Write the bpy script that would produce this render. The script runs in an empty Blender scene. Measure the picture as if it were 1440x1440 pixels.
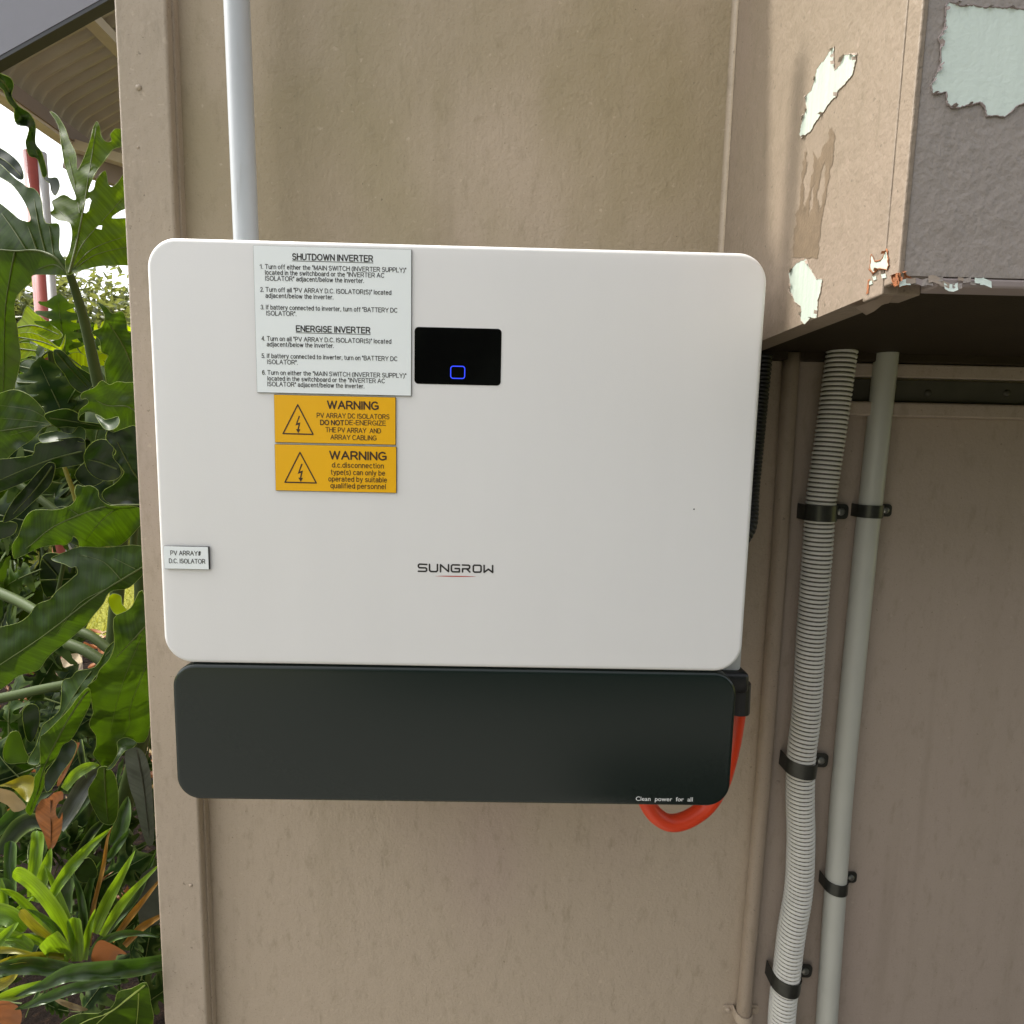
import bpy, bmesh, math, random
import numpy as np
from mathutils import Vector, Matrix, noise
from mathutils.geometry import delaunay_2d_cdt

S = bpy.context.scene
COL = S.collection
random.seed(7)

# ------------------------------------------------------------------ camera
Z0 = 1.35                                    # height of the lower edge of the white panel above the ground
CAM = np.array([0.37475, -0.87051, 0.24556 + Z0])
CR = np.array([0.99970518, -0.0110466, 0.02162212])
CU = np.array([-0.02027703, 0.11001932, 0.99372259])
CF = np.array([0.0133561, 0.99386806, -0.10976289])
FPX = 813.2946
cd = bpy.data.cameras.new('camera')
co = bpy.data.objects.new('camera', cd)
COL.objects.link(co)
co.matrix_world = Matrix(((CR[0], CU[0], -CF[0], CAM[0]), (CR[1], CU[1], -CF[1], CAM[1]),
                          (CR[2], CU[2], -CF[2], CAM[2]), (0, 0, 0, 1)))
cd.sensor_width = 36
cd.lens = 36 * FPX / 1440
cd.clip_start = 0.02
cd.clip_end = 800
S.camera = co

# ------------------------------------------------------------------ light
SUN = Vector((1.0, -0.20, -1.5)).normalized()      # the way the light travels: from the left and from behind the wall
sl = bpy.data.lights.new('sun', 'SUN')
sl.energy = 2.0
sl.angle = math.radians(1.2)
sl.color = (1, 0.95, 0.87)
so = bpy.data.objects.new('sun', sl)
COL.objects.link(so)
so.rotation_euler = SUN.to_track_quat('-Z', 'Y').to_euler()
W = bpy.data.worlds.new('World')
S.world = W
W.use_nodes = True
wn, wl = W.node_tree.nodes, W.node_tree.links
bg = wn['Background']
sky = wn.new('ShaderNodeTexSky')
sky.sky_type = 'NISHITA'
sky.sun_disc = False
sky.sun_elevation = math.asin(-SUN.z)
sky.sun_rotation = math.atan2(-SUN.x, -SUN.y)
sky.dust_density = 4
sky.air_density = 1
sky.ozone_density = 1
hs = wn.new('ShaderNodeHueSaturation')              # bright thin overcast: the sky is nearly white
hs.inputs['Saturation'].default_value = 0.22
wl.new(sky.outputs[0], hs.inputs['Color'])
wl.new(hs.outputs[0], bg.inputs['Color'])
bg.inputs['Strength'].default_value = 0.15
S.view_settings.view_transform = 'Standard'
S.view_settings.look = 'None'
S.view_settings.gamma = 1
S.view_settings.use_curve_mapping = False
S.view_settings.exposure = 1.38
S.render.engine = 'CYCLES'
S.cycles.max_bounces = 10
S.cycles.transmission_bounces = 8


# ------------------------------------------------------------------ helpers
def ray(px, py):
    return CF + CR * (px - 720) / FPX - CU * (py - 720) / FPX


def at(px, py, y=0.0):
    d = ray(px, py)
    return CAM + d * ((y - CAM[1]) / d[1])


def atx(px, py, x):
    d = ray(px, py)
    return CAM + d * ((x - CAM[0]) / d[0])


def atz(px, py, z):
    d = ray(px, py)
    return CAM + d * ((z - CAM[2]) / d[2])


def thing(name, label, cat, loc=(0, 0, 0), group=None):
    o = bpy.data.objects.new(name, None)
    COL.objects.link(o)
    o.location = loc
    o.empty_display_size = 0.05
    tag(o, label, cat, group)
    return o


def tag(o, label, cat, group=None, kind=None):
    if label:
        o['label'] = label
    if cat:
        o['category'] = cat
    if group:
        o['group'] = group
    if kind:
        o['kind'] = kind
    return o


def root_loc(o):
    v = Vector((0, 0, 0))
    while o is not None:
        v = v + o.location
        o = o.parent
    return v


def obj(name, verts, faces, mat, parent=None, smooth=False, local=False, kind=None):
    me = bpy.data.meshes.new(name)
    me.from_pydata([tuple(map(float, v)) for v in verts], [], faces)
    me.update()
    if smooth:
        me.polygons.foreach_set('use_smooth', [True] * len(me.polygons))
    return link(name, me, mat, parent, local, kind)


def link(name, me, mat, parent=None, local=False, kind=None):
    if mat:
        me.materials.append(mat)
    o = bpy.data.objects.new(name, me)
    COL.objects.link(o)
    if parent is not None:
        o.parent = parent
        if not local:
            o.location = -root_loc(parent)
    if kind:
        o['kind'] = kind
    return o


def bobj(name, bm, mat, parent=None, smooth=False, local=False, kind=None, auto=None):
    me = bpy.data.meshes.new(name)
    bm.to_mesh(me)
    bm.free()
    if smooth:
        me.polygons.foreach_set('use_smooth', [True] * len(me.polygons))
    if auto is not None:
        me.polygons.foreach_set('use_smooth', [True] * len(me.polygons))
        me.set_sharp_from_angle(angle=math.radians(auto))
    return link(name, me, mat, parent, local, kind)


def box_bm(x0, x1, y0, y1, z0, z1, bev=0.0, seg=2, bm=None):
    b = bmesh.new()
    vs = [b.verts.new((x, y, z)) for x in (x0, x1) for y in (y0, y1) for z in (z0, z1)]
    for f in ((0, 1, 3, 2), (4, 6, 7, 5), (0, 4, 5, 1), (2, 3, 7, 6), (0, 2, 6, 4), (1, 5, 7, 3)):
        b.faces.new([vs[i] for i in f])
    bmesh.ops.recalc_face_normals(b, faces=b.faces)
    if bev > 0:
        bmesh.ops.bevel(b, geom=b.edges[:], offset=bev, segments=seg, affect='EDGES', profile=0.5)
    if bm is None:
        return b
    me = bpy.data.meshes.new('tmp')
    b.to_mesh(me)
    b.free()
    bm.from_mesh(me)
    bpy.data.meshes.remove(me)
    return bm


def box(name, x0, x1, y0, y1, z0, z1, mat, parent=None, bev=0.0, seg=2, kind=None):
    return bobj(name, box_bm(x0, x1, y0, y1, z0, z1, bev, seg), mat, parent, kind=kind)


def catmull(pts, n=6, closed=False):
    P = [np.array(p, float) for p in pts]
    m = len(P)
    out = []
    rng = range(m if closed else m - 1)
    for i in rng:
        if closed:
            a, b, c, d = P[(i - 1) % m], P[i], P[(i + 1) % m], P[(i + 2) % m]
        else:
            a, b, c, d = P[max(i - 1, 0)], P[i], P[i + 1], P[min(i + 2, m - 1)]
        for k in range(n):
            t = k / n
            out.append(0.5 * (2 * b + (c - a) * t + (2 * a - 5 * b + 4 * c - d) * t * t + (3 * b - a - 3 * c + d) * t ** 3))
    if not closed:
        out.append(P[-1])
    return out


def tube_geo(path, radii, seg=12, caps=True, flat=1.0):
    path = [np.array(p, float) for p in path]
    n = len(path)
    if not hasattr(radii, '__len__'):
        radii = [radii] * n
    V, F = [], []
    up = None
    for i in range(n):
        t = path[min(i + 1, n - 1)] - path[max(i - 1, 0)]
        t = t / (np.linalg.norm(t) + 1e-12)
        if up is None:
            r = np.array([0, 1, 0]) if abs(t[1]) < 0.9 else np.array([1, 0, 0])
            up = np.cross(t, r)
            up /= np.linalg.norm(up)
        up = up - t * (up @ t)
        up /= np.linalg.norm(up)
        s = np.cross(t, up)
        for k in range(seg):
            a = 2 * math.pi * k / seg
            V.append(path[i] + radii[i] * (math.cos(a) * up + flat * math.sin(a) * s))
    for i in range(n - 1):
        for k in range(seg):
            F.append((i * seg + k, i * seg + (k + 1) % seg, (i + 1) * seg + (k + 1) % seg, (i + 1) * seg + k))
    if caps:
        F.append(tuple(range(seg))[::-1])
        F.append(tuple((n - 1) * seg + k for k in range(seg)))
    return V, F


def merge(*geos):
    V, F = [], []
    for v, f in geos:
        o = len(V)
        V += list(v)
        F += [tuple(i + o for i in q) for q in f]
    return V, F


def rrect(x0, x1, z0, z1, r, n=10):
    pts = []
    for cx, cz, a0 in ((x1 - r, z1 - r, 0), (x0 + r, z1 - r, 90), (x0 + r, z0 + r, 180), (x1 - r, z0 + r, 270)):
        for k in range(n + 1):
            a = math.radians(a0 + 90 * k / n)
            pts.append((cx + r * math.cos(a), cz + r * math.sin(a)))
    return pts


def slab(x0, x1, z0, z1, r, prof, n=10):
    """rounded rectangle carried through a profile of (y, inset) steps, back to front"""
    V, F = [], []
    m = 4 * (n + 1)
    for y, ins in prof:
        for x, z in rrect(x0 + ins, x1 - ins, z0 + ins, z1 - ins, max(r - ins, 0.0005), n):
            V.append((x, y, z))
    for i in range(len(prof) - 1):
        for k in range(m):
            F.append((i * m + k, i * m + (k + 1) % m, (i + 1) * m + (k + 1) % m, (i + 1) * m + k))
    F.append(tuple(range(m)))
    F.append(tuple((len(prof) - 1) * m + k for k in range(m))[::-1])
    return V, F


def slab_obj(name, x0, x1, z0, z1, r, prof, mat, parent, n=10, ang=25):
    V, F = slab(x0, x1, z0, z1, r, prof, n)
    bm = bmesh.new()
    vs = [bm.verts.new(v) for v in V]
    for f in F:
        bm.faces.new([vs[i] for i in f])
    bmesh.ops.recalc_face_normals(bm, faces=bm.faces)
    return bobj(name, bm, mat, parent, auto=ang)


# ------------------------------------------------------------------ materials
def new_mat(name):
    m = bpy.data.materials.new(name)
    m.use_nodes = True
    return m, m.node_tree.nodes, m.node_tree.links, m.node_tree.nodes['Principled BSDF']


def rgba(c):
    return (c[0], c[1], c[2], 1)


def plain(name, col, rough=0.5, spec=0.5, metal=0.0, var=0.06, vscale=30, bump=0.0, bscale=300, stretch=None):
    m, n, l, b = new_mat(name)
    b.inputs['Roughness'].default_value = rough
    b.inputs['Specular IOR Level'].default_value = spec
    b.inputs['Metallic'].default_value = metal
    tc = n.new('ShaderNodeTexCoord')
    nz = n.new('ShaderNodeTexNoise')
    nz.inputs['Scale'].default_value = vscale
    nz.inputs['Detail'].default_value = 5
    if stretch:
        mp = n.new('ShaderNodeMapping')
        mp.inputs['Scale'].default_value = stretch
        l.new(tc.outputs['Object'], mp.inputs['Vector'])
        l.new(mp.outputs[0], nz.inputs['Vector'])
    else:
        l.new(tc.outputs['Object'], nz.inputs['Vector'])
    mx = n.new('ShaderNodeMix')
    mx.data_type = 'RGBA'
    mx.inputs[6].default_value = rgba([c * (1 - var) for c in col])
    mx.inputs[7].default_value = rgba([min(1, c * (1 + var)) for c in col])
    l.new(nz.outputs['Fac'], mx.inputs[0])
    l.new(mx.outputs[2], b.inputs['Base Color'])
    if bump > 0:
        n2 = n.new('ShaderNodeTexNoise')
        n2.inputs['Scale'].default_value = bscale
        n2.inputs['Detail'].default_value = 3
        l.new(tc.outputs['Object'], n2.inputs['Vector'])
        bp = n.new('ShaderNodeBump')
        bp.inputs['Strength'].default_value = 1
        bp.inputs['Distance'].default_value = bump
        l.new(n2.outputs['Fac'], bp.inputs['Height'])
        l.new(bp.outputs[0], b.inputs['Normal'])
    return m


def wall_paint(name, base, dirt, pink, rough=0.55, stipple=0.0008, sscale=210, dirt_amt=0.7):
    """rolled house paint: stipple relief, grimy olive blotches, pinker patches, specks"""
    m, n, l, b = new_mat(name)
    b.inputs['Roughness'].default_value = rough
    b.inputs['Specular IOR Level'].default_value = 0.35
    geo = n.new('ShaderNodeNewGeometry')
    pos = geo.outputs['Position']

    def nz(scale, det=4, stretch=None, rough_=0.55, off=0):
        t = n.new('ShaderNodeTexNoise')
        t.inputs['Scale'].default_value = scale
        t.inputs['Detail'].default_value = det
        t.inputs['Roughness'].default_value = rough_
        mp = n.new('ShaderNodeMapping')
        mp.inputs['Scale'].default_value = stretch or (1, 1, 1)
        mp.inputs['Location'].default_value = (off, off * 1.7, off * 0.3)
        l.new(pos, mp.inputs['Vector'])
        l.new(mp.outputs[0], t.inputs['Vector'])
        return t.outputs['Fac']

    def ramp(src, a, c):
        r = n.new('ShaderNodeMapRange')
        r.inputs[1].default_value = a
        r.inputs[2].default_value = c
        r.interpolation_type = 'SMOOTHSTEP'
        l.new(src, r.inputs[0])
        return r.outputs[0]

    def mix(fac, a, c, amt=1.0):
        x = n.new('ShaderNodeMix')
        x.data_type = 'RGBA'
        if amt != 1.0:
            mm = n.new('ShaderNodeMath')
            mm.operation = 'MULTIPLY'
            mm.inputs[1].default_value = amt
            l.new(fac, mm.inputs[0])
            fac = mm.outputs[0]
        l.new(fac, x.inputs[0])
        for s, v in ((6, a), (7, c)):
            if isinstance(v, tuple):
                x.inputs[s].default_value = rgba(v)
            else:
                l.new(v, x.inputs[s])
        return x.outputs[2]

    sx = n.new('ShaderNodeSeparateXYZ')
    l.new(pos, sx.inputs[0])
    hm = n.new('ShaderNodeMath')                       # mildew is thicker on the upper wall, where water runs
    hm.operation = 'MULTIPLY'
    l.new(ramp(sx.outputs['Z'], 1.35, 2.15), hm.inputs[0])
    l.new(ramp(nz(3.2, 3, (1, 1, 0.45), off=3), 0.36, 0.62), hm.inputs[1])
    c = mix(hm.outputs[0], base, dirt, dirt_amt)
    c = mix(ramp(nz(2.1, 2, (1, 1, 0.5), off=11), 0.5, 0.7), c, pink, 0.75)
    c = mix(ramp(nz(60, 6, (1, 1, 0.35), 0.7, 5), 0.5, 0.75), c, tuple(x * 0.72 for x in dirt), 0.45)
    c = mix(ramp(nz(420, 2), 0.56, 0.74), c, tuple(x * 0.6 for x in dirt), 0.35)
    c = mix(ramp(nz(150, 3, off=21), 0.68, 0.74), c, tuple(x * 0.4 for x in dirt), 0.6)
    c = mix(ramp(nz(90, 2, off=31), 0.66, 0.74), c, tuple(min(1, x * 1.25) for x in base), 0.4)
    c = mix(ramp(nz(26, 3, (1, 1, 0.035), 0.6, 41), 0.60, 0.78), c, tuple(x * 0.62 for x in dirt), 0.18)
    c = mix(ramp(nz(8, 4, (1, 1, 0.06), 0.6, 47), 0.56, 0.72), c, tuple(x * 0.8 for x in dirt), 0.18)
    l.new(c, b.inputs['Base Color'])
    ad = n.new('ShaderNodeMath')
    ad.operation = 'MULTIPLY_ADD'
    l.new(nz(sscale, 3, (1, 1, 0.8)), ad.inputs[0])
    ad.inputs[1].default_value = 1
    big = n.new('ShaderNodeMath')
    big.operation = 'MULTIPLY'
    big.inputs[1].default_value = 2.0
    l.new(nz(35, 3, off=9), big.inputs[0])
    l.new(big.outputs[0], ad.inputs[2])
    bp = n.new('ShaderNodeBump')
    bp.inputs['Distance'].default_value = stipple
    l.new(ad.outputs[0], bp.inputs['Height'])
    l.new(bp.outputs[0], b.inputs['Normal'])
    return m


M = {}
M['wall'] = wall_paint('tan_wall_paint', (0.445, 0.358, 0.268), (0.32, 0.262, 0.155), (0.42, 0.315, 0.265), dirt_amt=0.9)
M['trim'] = wall_paint('tan_trim_paint', (0.425, 0.343, 0.262), (0.34, 0.275, 0.19), (0.38, 0.30, 0.25), 0.45, 0.0005, 180, 0.5)
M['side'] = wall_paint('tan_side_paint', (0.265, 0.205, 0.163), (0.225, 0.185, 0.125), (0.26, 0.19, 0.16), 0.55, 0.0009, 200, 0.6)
M['mauve'] = wall_paint('mauve_front_paint', (0.33, 0.285, 0.262), (0.28, 0.252, 0.222), (0.33, 0.272, 0.258), 0.5, 0.0013, 170, 0.5)
M['mauve_dark'] = plain('mauve_paint_edge', (0.28, 0.23, 0.22), 0.6)
M['tan_edge'] = plain('tan_paint_edge', (0.34, 0.27, 0.215), 0.6)
M['mint'] = plain('mint_undercoat', (0.68, 0.77, 0.71), 0.6, 0.3, var=0.08, vscale=160, stretch=(1, 1, 0.12), bump=0.0004, bscale=250)
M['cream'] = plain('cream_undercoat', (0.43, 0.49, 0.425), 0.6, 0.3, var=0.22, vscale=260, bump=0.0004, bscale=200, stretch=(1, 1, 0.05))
M['stain'] = plain('brown_scrape', (0.165, 0.122, 0.08), 0.5, var=0.3, vscale=90, bump=0.0005)
M['rust'] = plain('rusty_edge', (0.28, 0.10, 0.035), 0.8, var=0.4, vscale=120, bump=0.001)
M['under'] = plain('shade_dark_soffit', (0.03, 0.021, 0.011), 0.75, 0.2, var=0.25, vscale=12, bump=0.0006)  # near-black tone stands in for the shade under the box
M['dim'] = wall_paint('lower_wall_shade_tone', (0.375, 0.303, 0.246), (0.31, 0.255, 0.185), (0.37, 0.29, 0.245), 0.5, 0.0005, 220, 0.5)  # wall colour darkened to carry the shade below the box
M['pipepaint'] = wall_paint('pipe_paint', (0.30, 0.235, 0.175), (0.24, 0.19, 0.12), (0.28, 0.22, 0.18), 0.45, 0.0004, 200, 0.5)
M['white'] = plain('white_powder_coat', (0.80, 0.785, 0.772), 0.40, 0.4, var=0.022, vscale=22, stretch=(1, 1, 0.12), bump=0.00009, bscale=1100)
M['body'] = plain('grey_powder_coat', (0.50, 0.51, 0.49), 0.45, 0.4, var=0.03)
M['cover'] = plain('charcoal_cover', (0.009, 0.0155, 0.013), 0.25, 0.4, var=0.03, vscale=300, bump=0.00003, bscale=1500)
M['screen'] = plain('black_glass', (0.003, 0.003, 0.003), 0.08, 0.3, var=0)
M['grooveshade'] = plain('groove_shade', (0.11, 0.10, 0.08), 0.8, var=0.2)  # dark tone painting the shade between the conduit ribs
M['black'] = plain('black_plastic', (0.014, 0.014, 0.014), 0.4, var=0.2)
M['orange'] = plain('orange_conduit', (0.74, 0.055, 0.012), 0.4, 0.5, var=0.06, vscale=40)
M['sign'] = plain('white_sign_plastic', (0.90, 0.94, 0.94), 0.4, 0.4, var=0.01)
M['signcore'] = plain('black_sign_core', (0.02, 0.02, 0.02), 0.5)
M['yellow'] = plain('yellow_sign_plastic', (0.90, 0.47, 0.004), 0.4, 0.4, var=0.02)
M['ink'] = plain('black_ink', (0.018, 0.015, 0.013), 0.5, var=0.1)
M['inkb'] = plain('brown_black_ink', (0.045, 0.018, 0.008), 0.5, var=0.1)
M['inkw'] = plain('white_ink', (0.8, 0.8, 0.78), 0.5, var=0)
M['inkr'] = plain('red_ink', (0.50, 0.06, 0.04), 0.5, var=0)
M['pvc'] = plain('white_pvc', (0.50, 0.525, 0.55), 0.35, 0.5, var=0.06, vscale=25, bump=0.0002, bscale=90)
M['flex'] = plain('grey_flexible_conduit', (0.60, 0.58, 0.525), 0.5, 0.4, var=0.12, vscale=40)
M['pvcg'] = plain('grey_pvc', (0.43, 0.425, 0.375), 0.4, 0.5, var=0.06, vscale=20, bump=0.0002, bscale=60)
M['clip'] = plain('black_galvanised_clip', (0.045, 0.045, 0.038), 0.35, 0.5, metal=0.5, var=0.35, vscale=90)
M['screwm'] = plain('zinc_screw', (0.25, 0.25, 0.23), 0.35, 0.5, metal=0.8, var=0.2)
M['steel'] = plain('dark_steel', (0.05, 0.045, 0.03), 0.6, var=0.3, vscale=40)
M['roof'] = plain('weathered_roof_sheet', (0.38, 0.34, 0.26), 0.5, 0.4, var=0.15, vscale=9)
M['barge'] = plain('grey_blue_barge', (0.185, 0.185, 0.22), 0.45, var=0.05)
M['timber'] = plain('pale_timber', (0.48, 0.41, 0.30), 0.6, var=0.15, vscale=20)
M['brownboard'] = plain('brown_board', (0.20, 0.15, 0.11), 0.6, var=0.2, vscale=15)
M['red'] = plain('red_post_paint', (0.42, 0.10, 0.085), 0.35, var=0.2, vscale=30)
M['palepost'] = plain('pale_post_side', (0.7, 0.7, 0.72), 0.5, var=0.05)
M['bark'] = plain('bark', (0.13, 0.10, 0.07), 0.9, var=0.3, vscale=20, bump=0.01, bscale=30)

m, n, l, b = new_mat('blue_status_light')
b.inputs['Base Color'].default_value = (0.01, 0.02, 0.3, 1)
b.inputs['Emission Color'].default_value = (0.03, 0.07, 1, 1)
b.inputs['Emission Strength'].default_value = 0.45
M['led'] = m


def leaf_mat(name, col, trans, tfac, rough=0.32, spec=0.5, var=0.35, edge=(0.22, 0.30, 0.08), bump=0.0002, bscale=60, vscale=9, grain=0.3):
    m, n, l, b = new_mat(name)
    tc = n.new('ShaderNodeTexCoord')
    nz = n.new('ShaderNodeTexNoise')
    nz.inputs['Scale'].default_value = vscale
    nz.inputs['Detail'].default_value = 6
    l.new(tc.outputs['Object'], nz.inputs['Vector'])
    at_ = n.new('ShaderNodeAttribute')
    at_.attribute_name = 'edge'

    def mixc(a, c):
        x = n.new('ShaderNodeMix')
        x.data_type = 'RGBA'
        x.inputs[6].default_value = rgba(a)
        x.inputs[7].default_value = rgba(c)
        return x
    a = mixc([v * (1 - var) for v in col], [v * (1 + var) for v in col])
    l.new(nz.outputs['Fac'], a.inputs[0])
    e = mixc((0, 0, 0), edge)
    l.new(a.outputs[2], e.inputs[6])
    l.new(at_.outputs['Fac'], e.inputs[0])
    ga = n.new('ShaderNodeAttribute')                  # fine parallel veins along the blade
    ga.attribute_name = 'grain'
    gn = n.new('ShaderNodeTexNoise')
    gn.inputs['Scale'].default_value = 1.0
    gn.inputs['Detail'].default_value = 3
    l.new(ga.outputs['Vector'], gn.inputs['Vector'])
    gr = n.new('ShaderNodeMapRange')
    gr.inputs[1].default_value = 0.3
    gr.inputs[2].default_value = 0.7
    gr.inputs[3].default_value = 1 - grain
    gr.inputs[4].default_value = 1 + grain
    l.new(gn.outputs['Fac'], gr.inputs[0])

    def veined(sock):
        v = n.new('ShaderNodeVectorMath')
        v.operation = 'SCALE'
        l.new(sock, v.inputs[0])
        l.new(gr.outputs[0], v.inputs['Scale'])
        return v.outputs[0]
    l.new(veined(e.outputs[2]), b.inputs['Base Color'])
    b.inputs['Roughness'].default_value = rough
    b.inputs['Specular IOR Level'].default_value = spec
    n2 = n.new('ShaderNodeTexNoise')
    n2.inputs['Scale'].default_value = bscale
    n2.inputs['Detail'].default_value = 4
    l.new(tc.outputs['Object'], n2.inputs['Vector'])
    bp = n.new('ShaderNodeBump')
    bp.inputs['Distance'].default_value = bump
    l.new(n2.outputs['Fac'], bp.inputs['Height'])
    l.new(bp.outputs[0], b.inputs['Normal'])
    tr = n.new('ShaderNodeBsdfTranslucent')
    t2 = mixc([v * (1 - var * 0.6) for v in trans], [v * (1 + var * 0.6) for v in trans])
    l.new(nz.outputs['Fac'], t2.inputs[0])
    l.new(veined(t2.outputs[2]), tr.inputs['Color'])
    ms = n.new('ShaderNodeMixShader')
    ms.inputs[0].default_value = tfac
    l.new(b.outputs[0], ms.inputs[1])
    l.new(tr.outputs[0], ms.inputs[2])
    l.new(ms.outputs[0], n['Material Output'].inputs['Surface'])
    return m


M['leaf'] = leaf_mat('deep_green_leaf', (0.017, 0.043, 0.002), (0.060, 0.115, 0.002), 0.38, 0.42, 0.22)
M['leafmid'] = leaf_mat('mid_green_leaf', (0.028, 0.062, 0.003), (0.17, 0.27, 0.004), 0.5, 0.5, 0.12)
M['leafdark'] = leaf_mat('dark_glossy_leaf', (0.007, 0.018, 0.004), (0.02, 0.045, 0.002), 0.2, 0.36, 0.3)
M['leaflit'] = leaf_mat('sunlit_green_leaf', (0.12, 0.22, 0.004), (0.66, 0.80, 0.008), 0.72, 0.5, 0.05)  # sunlit copy of the leaf, the glow put into its colours
M['vein'] = leaf_mat('pale_leaf_vein', (0.10, 0.13, 0.035), (0.14, 0.19, 0.03), 0.3, 0.5, 0.3, var=0.1)
M['veinyel'] = leaf_mat('yellow_leaf_vein', (0.42, 0.50, 0.12), (0.5, 0.55, 0.1), 0.3, 0.4, var=0.1)
M['stalk'] = leaf_mat('green_leaf_stalk', (0.05, 0.075, 0.018), (0.08, 0.14, 0.015), 0.12, 0.6, 0.25, var=0.25)
M['strap'] = leaf_mat('bright_strap_leaf', (0.11, 0.21, 0.008), (0.24, 0.38, 0.008), 0.4, 0.42, edge=(0.2, 0.3, 0.06))
M['strapdark'] = leaf_mat('mid_green_strap_leaf', (0.024, 0.055, 0.008), (0.045, 0.10, 0.006), 0.3, 0.36, edge=(0.12, 0.2, 0.05))
M['strapyel'] = leaf_mat('yellowing_strap_leaf', (0.22, 0.20, 0.012), (0.3, 0.26, 0.012), 0.35, 0.45, edge=(0.3, 0.3, 0.05))
M['straporange'] = leaf_mat('orange_dying_strap_leaf', (0.25, 0.125, 0.018), (0.25, 0.11, 0.01), 0.3, 0.5, edge=(0.35, 0.2, 0.05))
M['strapgrey'] = leaf_mat('grey_banded_strap_leaf', (0.05, 0.058, 0.042), (0.03, 0.04, 0.02), 0.15, 0.45, var=0.5, edge=(0.14, 0.15, 0.11), vscale=45)
M['dead'] = leaf_mat('orange_brown_dead_leaf', (0.34, 0.13, 0.045), (0.3, 0.1, 0.03), 0.25, 0.5, var=0.4, edge=(0.4, 0.26, 0.13), vscale=25)
M['deadb'] = leaf_mat('brown_dead_leaf', (0.17, 0.075, 0.035), (0.15, 0.06, 0.02), 0.2, 0.6, var=0.4, edge=(0.2, 0.1, 0.05), vscale=25)
M['deadt'] = leaf_mat('tan_dead_leaf', (0.36, 0.27, 0.14), (0.3, 0.2, 0.08), 0.2, 0.6, var=0.35, edge=(0.4, 0.3, 0.18), vscale=25)
M['leafshade'] = leaf_mat('shaded_leaf', (0.008, 0.022, 0.003), (0.02, 0.05, 0.002), 0.25, 0.5, 0.08)  # shaded copy of the leaf, the darkness put into its colours
M['margin'] = leaf_mat('pale_leaf_margin', (0.22, 0.28, 0.09), (0.45, 0.52, 0.14), 0.5, 0.4, 0.3, var=0.2)
M['grasslit'] = leaf_mat('yellow_sunlit_grass', (0.30, 0.30, 0.05), (0.4, 0.38, 0.05), 0.4, 0.6, 0.2)  # yellow of the sunlight put into the grass colour
M['treeleaf'] = leaf_mat('far_tree_leaf', (0.09, 0.11, 0.035), (0.25, 0.27, 0.06), 0.4, 0.45)


def ground_mat(name, cols, scale, bump):
    m, n, l, b = new_mat(name)
    b.inputs['Roughness'].default_value = 0.95
    b.inputs['Specular IOR Level'].default_value = 0.08
    geo = n.new('ShaderNodeNewGeometry')
    nz = n.new('ShaderNodeTexNoise')
    nz.inputs['Scale'].default_value = scale
    nz.inputs['Detail'].default_value = 8
    nz.inputs['Roughness'].default_value = 0.7
    l.new(geo.outputs['Position'], nz.inputs['Vector'])
    cr = n.new('ShaderNodeValToRGB')
    e = cr.color_ramp.elements
    e[0].position, e[0].color = 0.3, rgba(cols[0])
    e[1].position, e[1].color = 0.75, rgba(cols[-1])
    for i, c in enumerate(cols[1:-1]):
        x = e.new(0.3 + 0.45 * (i + 1) / (len(cols) - 1))
        x.color = rgba(c)
    l.new(nz.outputs['Fac'], cr.inputs[0])
    l.new(cr.outputs[0], b.inputs['Base Color'])
    bp = n.new('ShaderNodeBump')
    bp.inputs['Distance'].default_value = bump
    l.new(nz.outputs['Fac'], bp.inputs['Height'])
    l.new(bp.outputs[0], b.inputs['Normal'])
    return m


M['lawn'] = ground_mat('yellow_lawn', [(0.10, 0.12, 0.02), (0.22, 0.22, 0.04), (0.32, 0.29, 0.07)], 30, 0.02)
M['mulch'] = ground_mat('dark_mulch', [(0.004, 0.003, 0.002), (0.011, 0.007, 0.005), (0.04, 0.024, 0.014)], 38, 0.02)
M['soil'] = ground_mat('dim_paving', [(0.17, 0.16, 0.145), (0.23, 0.22, 0.20), (0.30, 0.285, 0.26)], 20, 0.004)

# ------------------------------------------------------------------ ground
obj('lawn', [(-120, -120, 0), (120, -120, 0), (120, 160, 0), (-120, 160, 0)], [(0, 1, 2, 3)], M['lawn'], kind='structure')


def sheet_grid(name, x0, x1, y0, y1, z, nx, ny, amp, mat):
    V, F = [], []
    for j in range(ny + 1):
        for i in range(nx + 1):
            x, y = x0 + (x1 - x0) * i / nx, y0 + (y1 - y0) * j / ny
            e = min(i, nx - i, j, ny - j)
            V.append((x, y, z + (amp * noise.noise(Vector((x * 3, y * 3, 0))) + amp if e else 0)))
    for j in range(ny):
        for i in range(nx):
            a = j * (nx + 1) + i
            F.append((a, a + 1, a + nx + 2, a + nx + 1))
    return obj(name, V, F, mat, kind='structure', smooth=True)


sheet_grid('garden_bed', -7, -0.17, -0.25, 3.7, 0.008, 60, 40, 0.03, M['mulch'])
sheet_grid('path', -7, 6, -6, -0.26, 0.008, 4, 4, 0.0, M['soil'])

sheet_grid('garden_bed', 0.85, 6, -2.4, -0.02, 0.016, 40, 20, 0.02, M['mulch'])  # unseen dark ground added to cut bounce light into the recess

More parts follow.
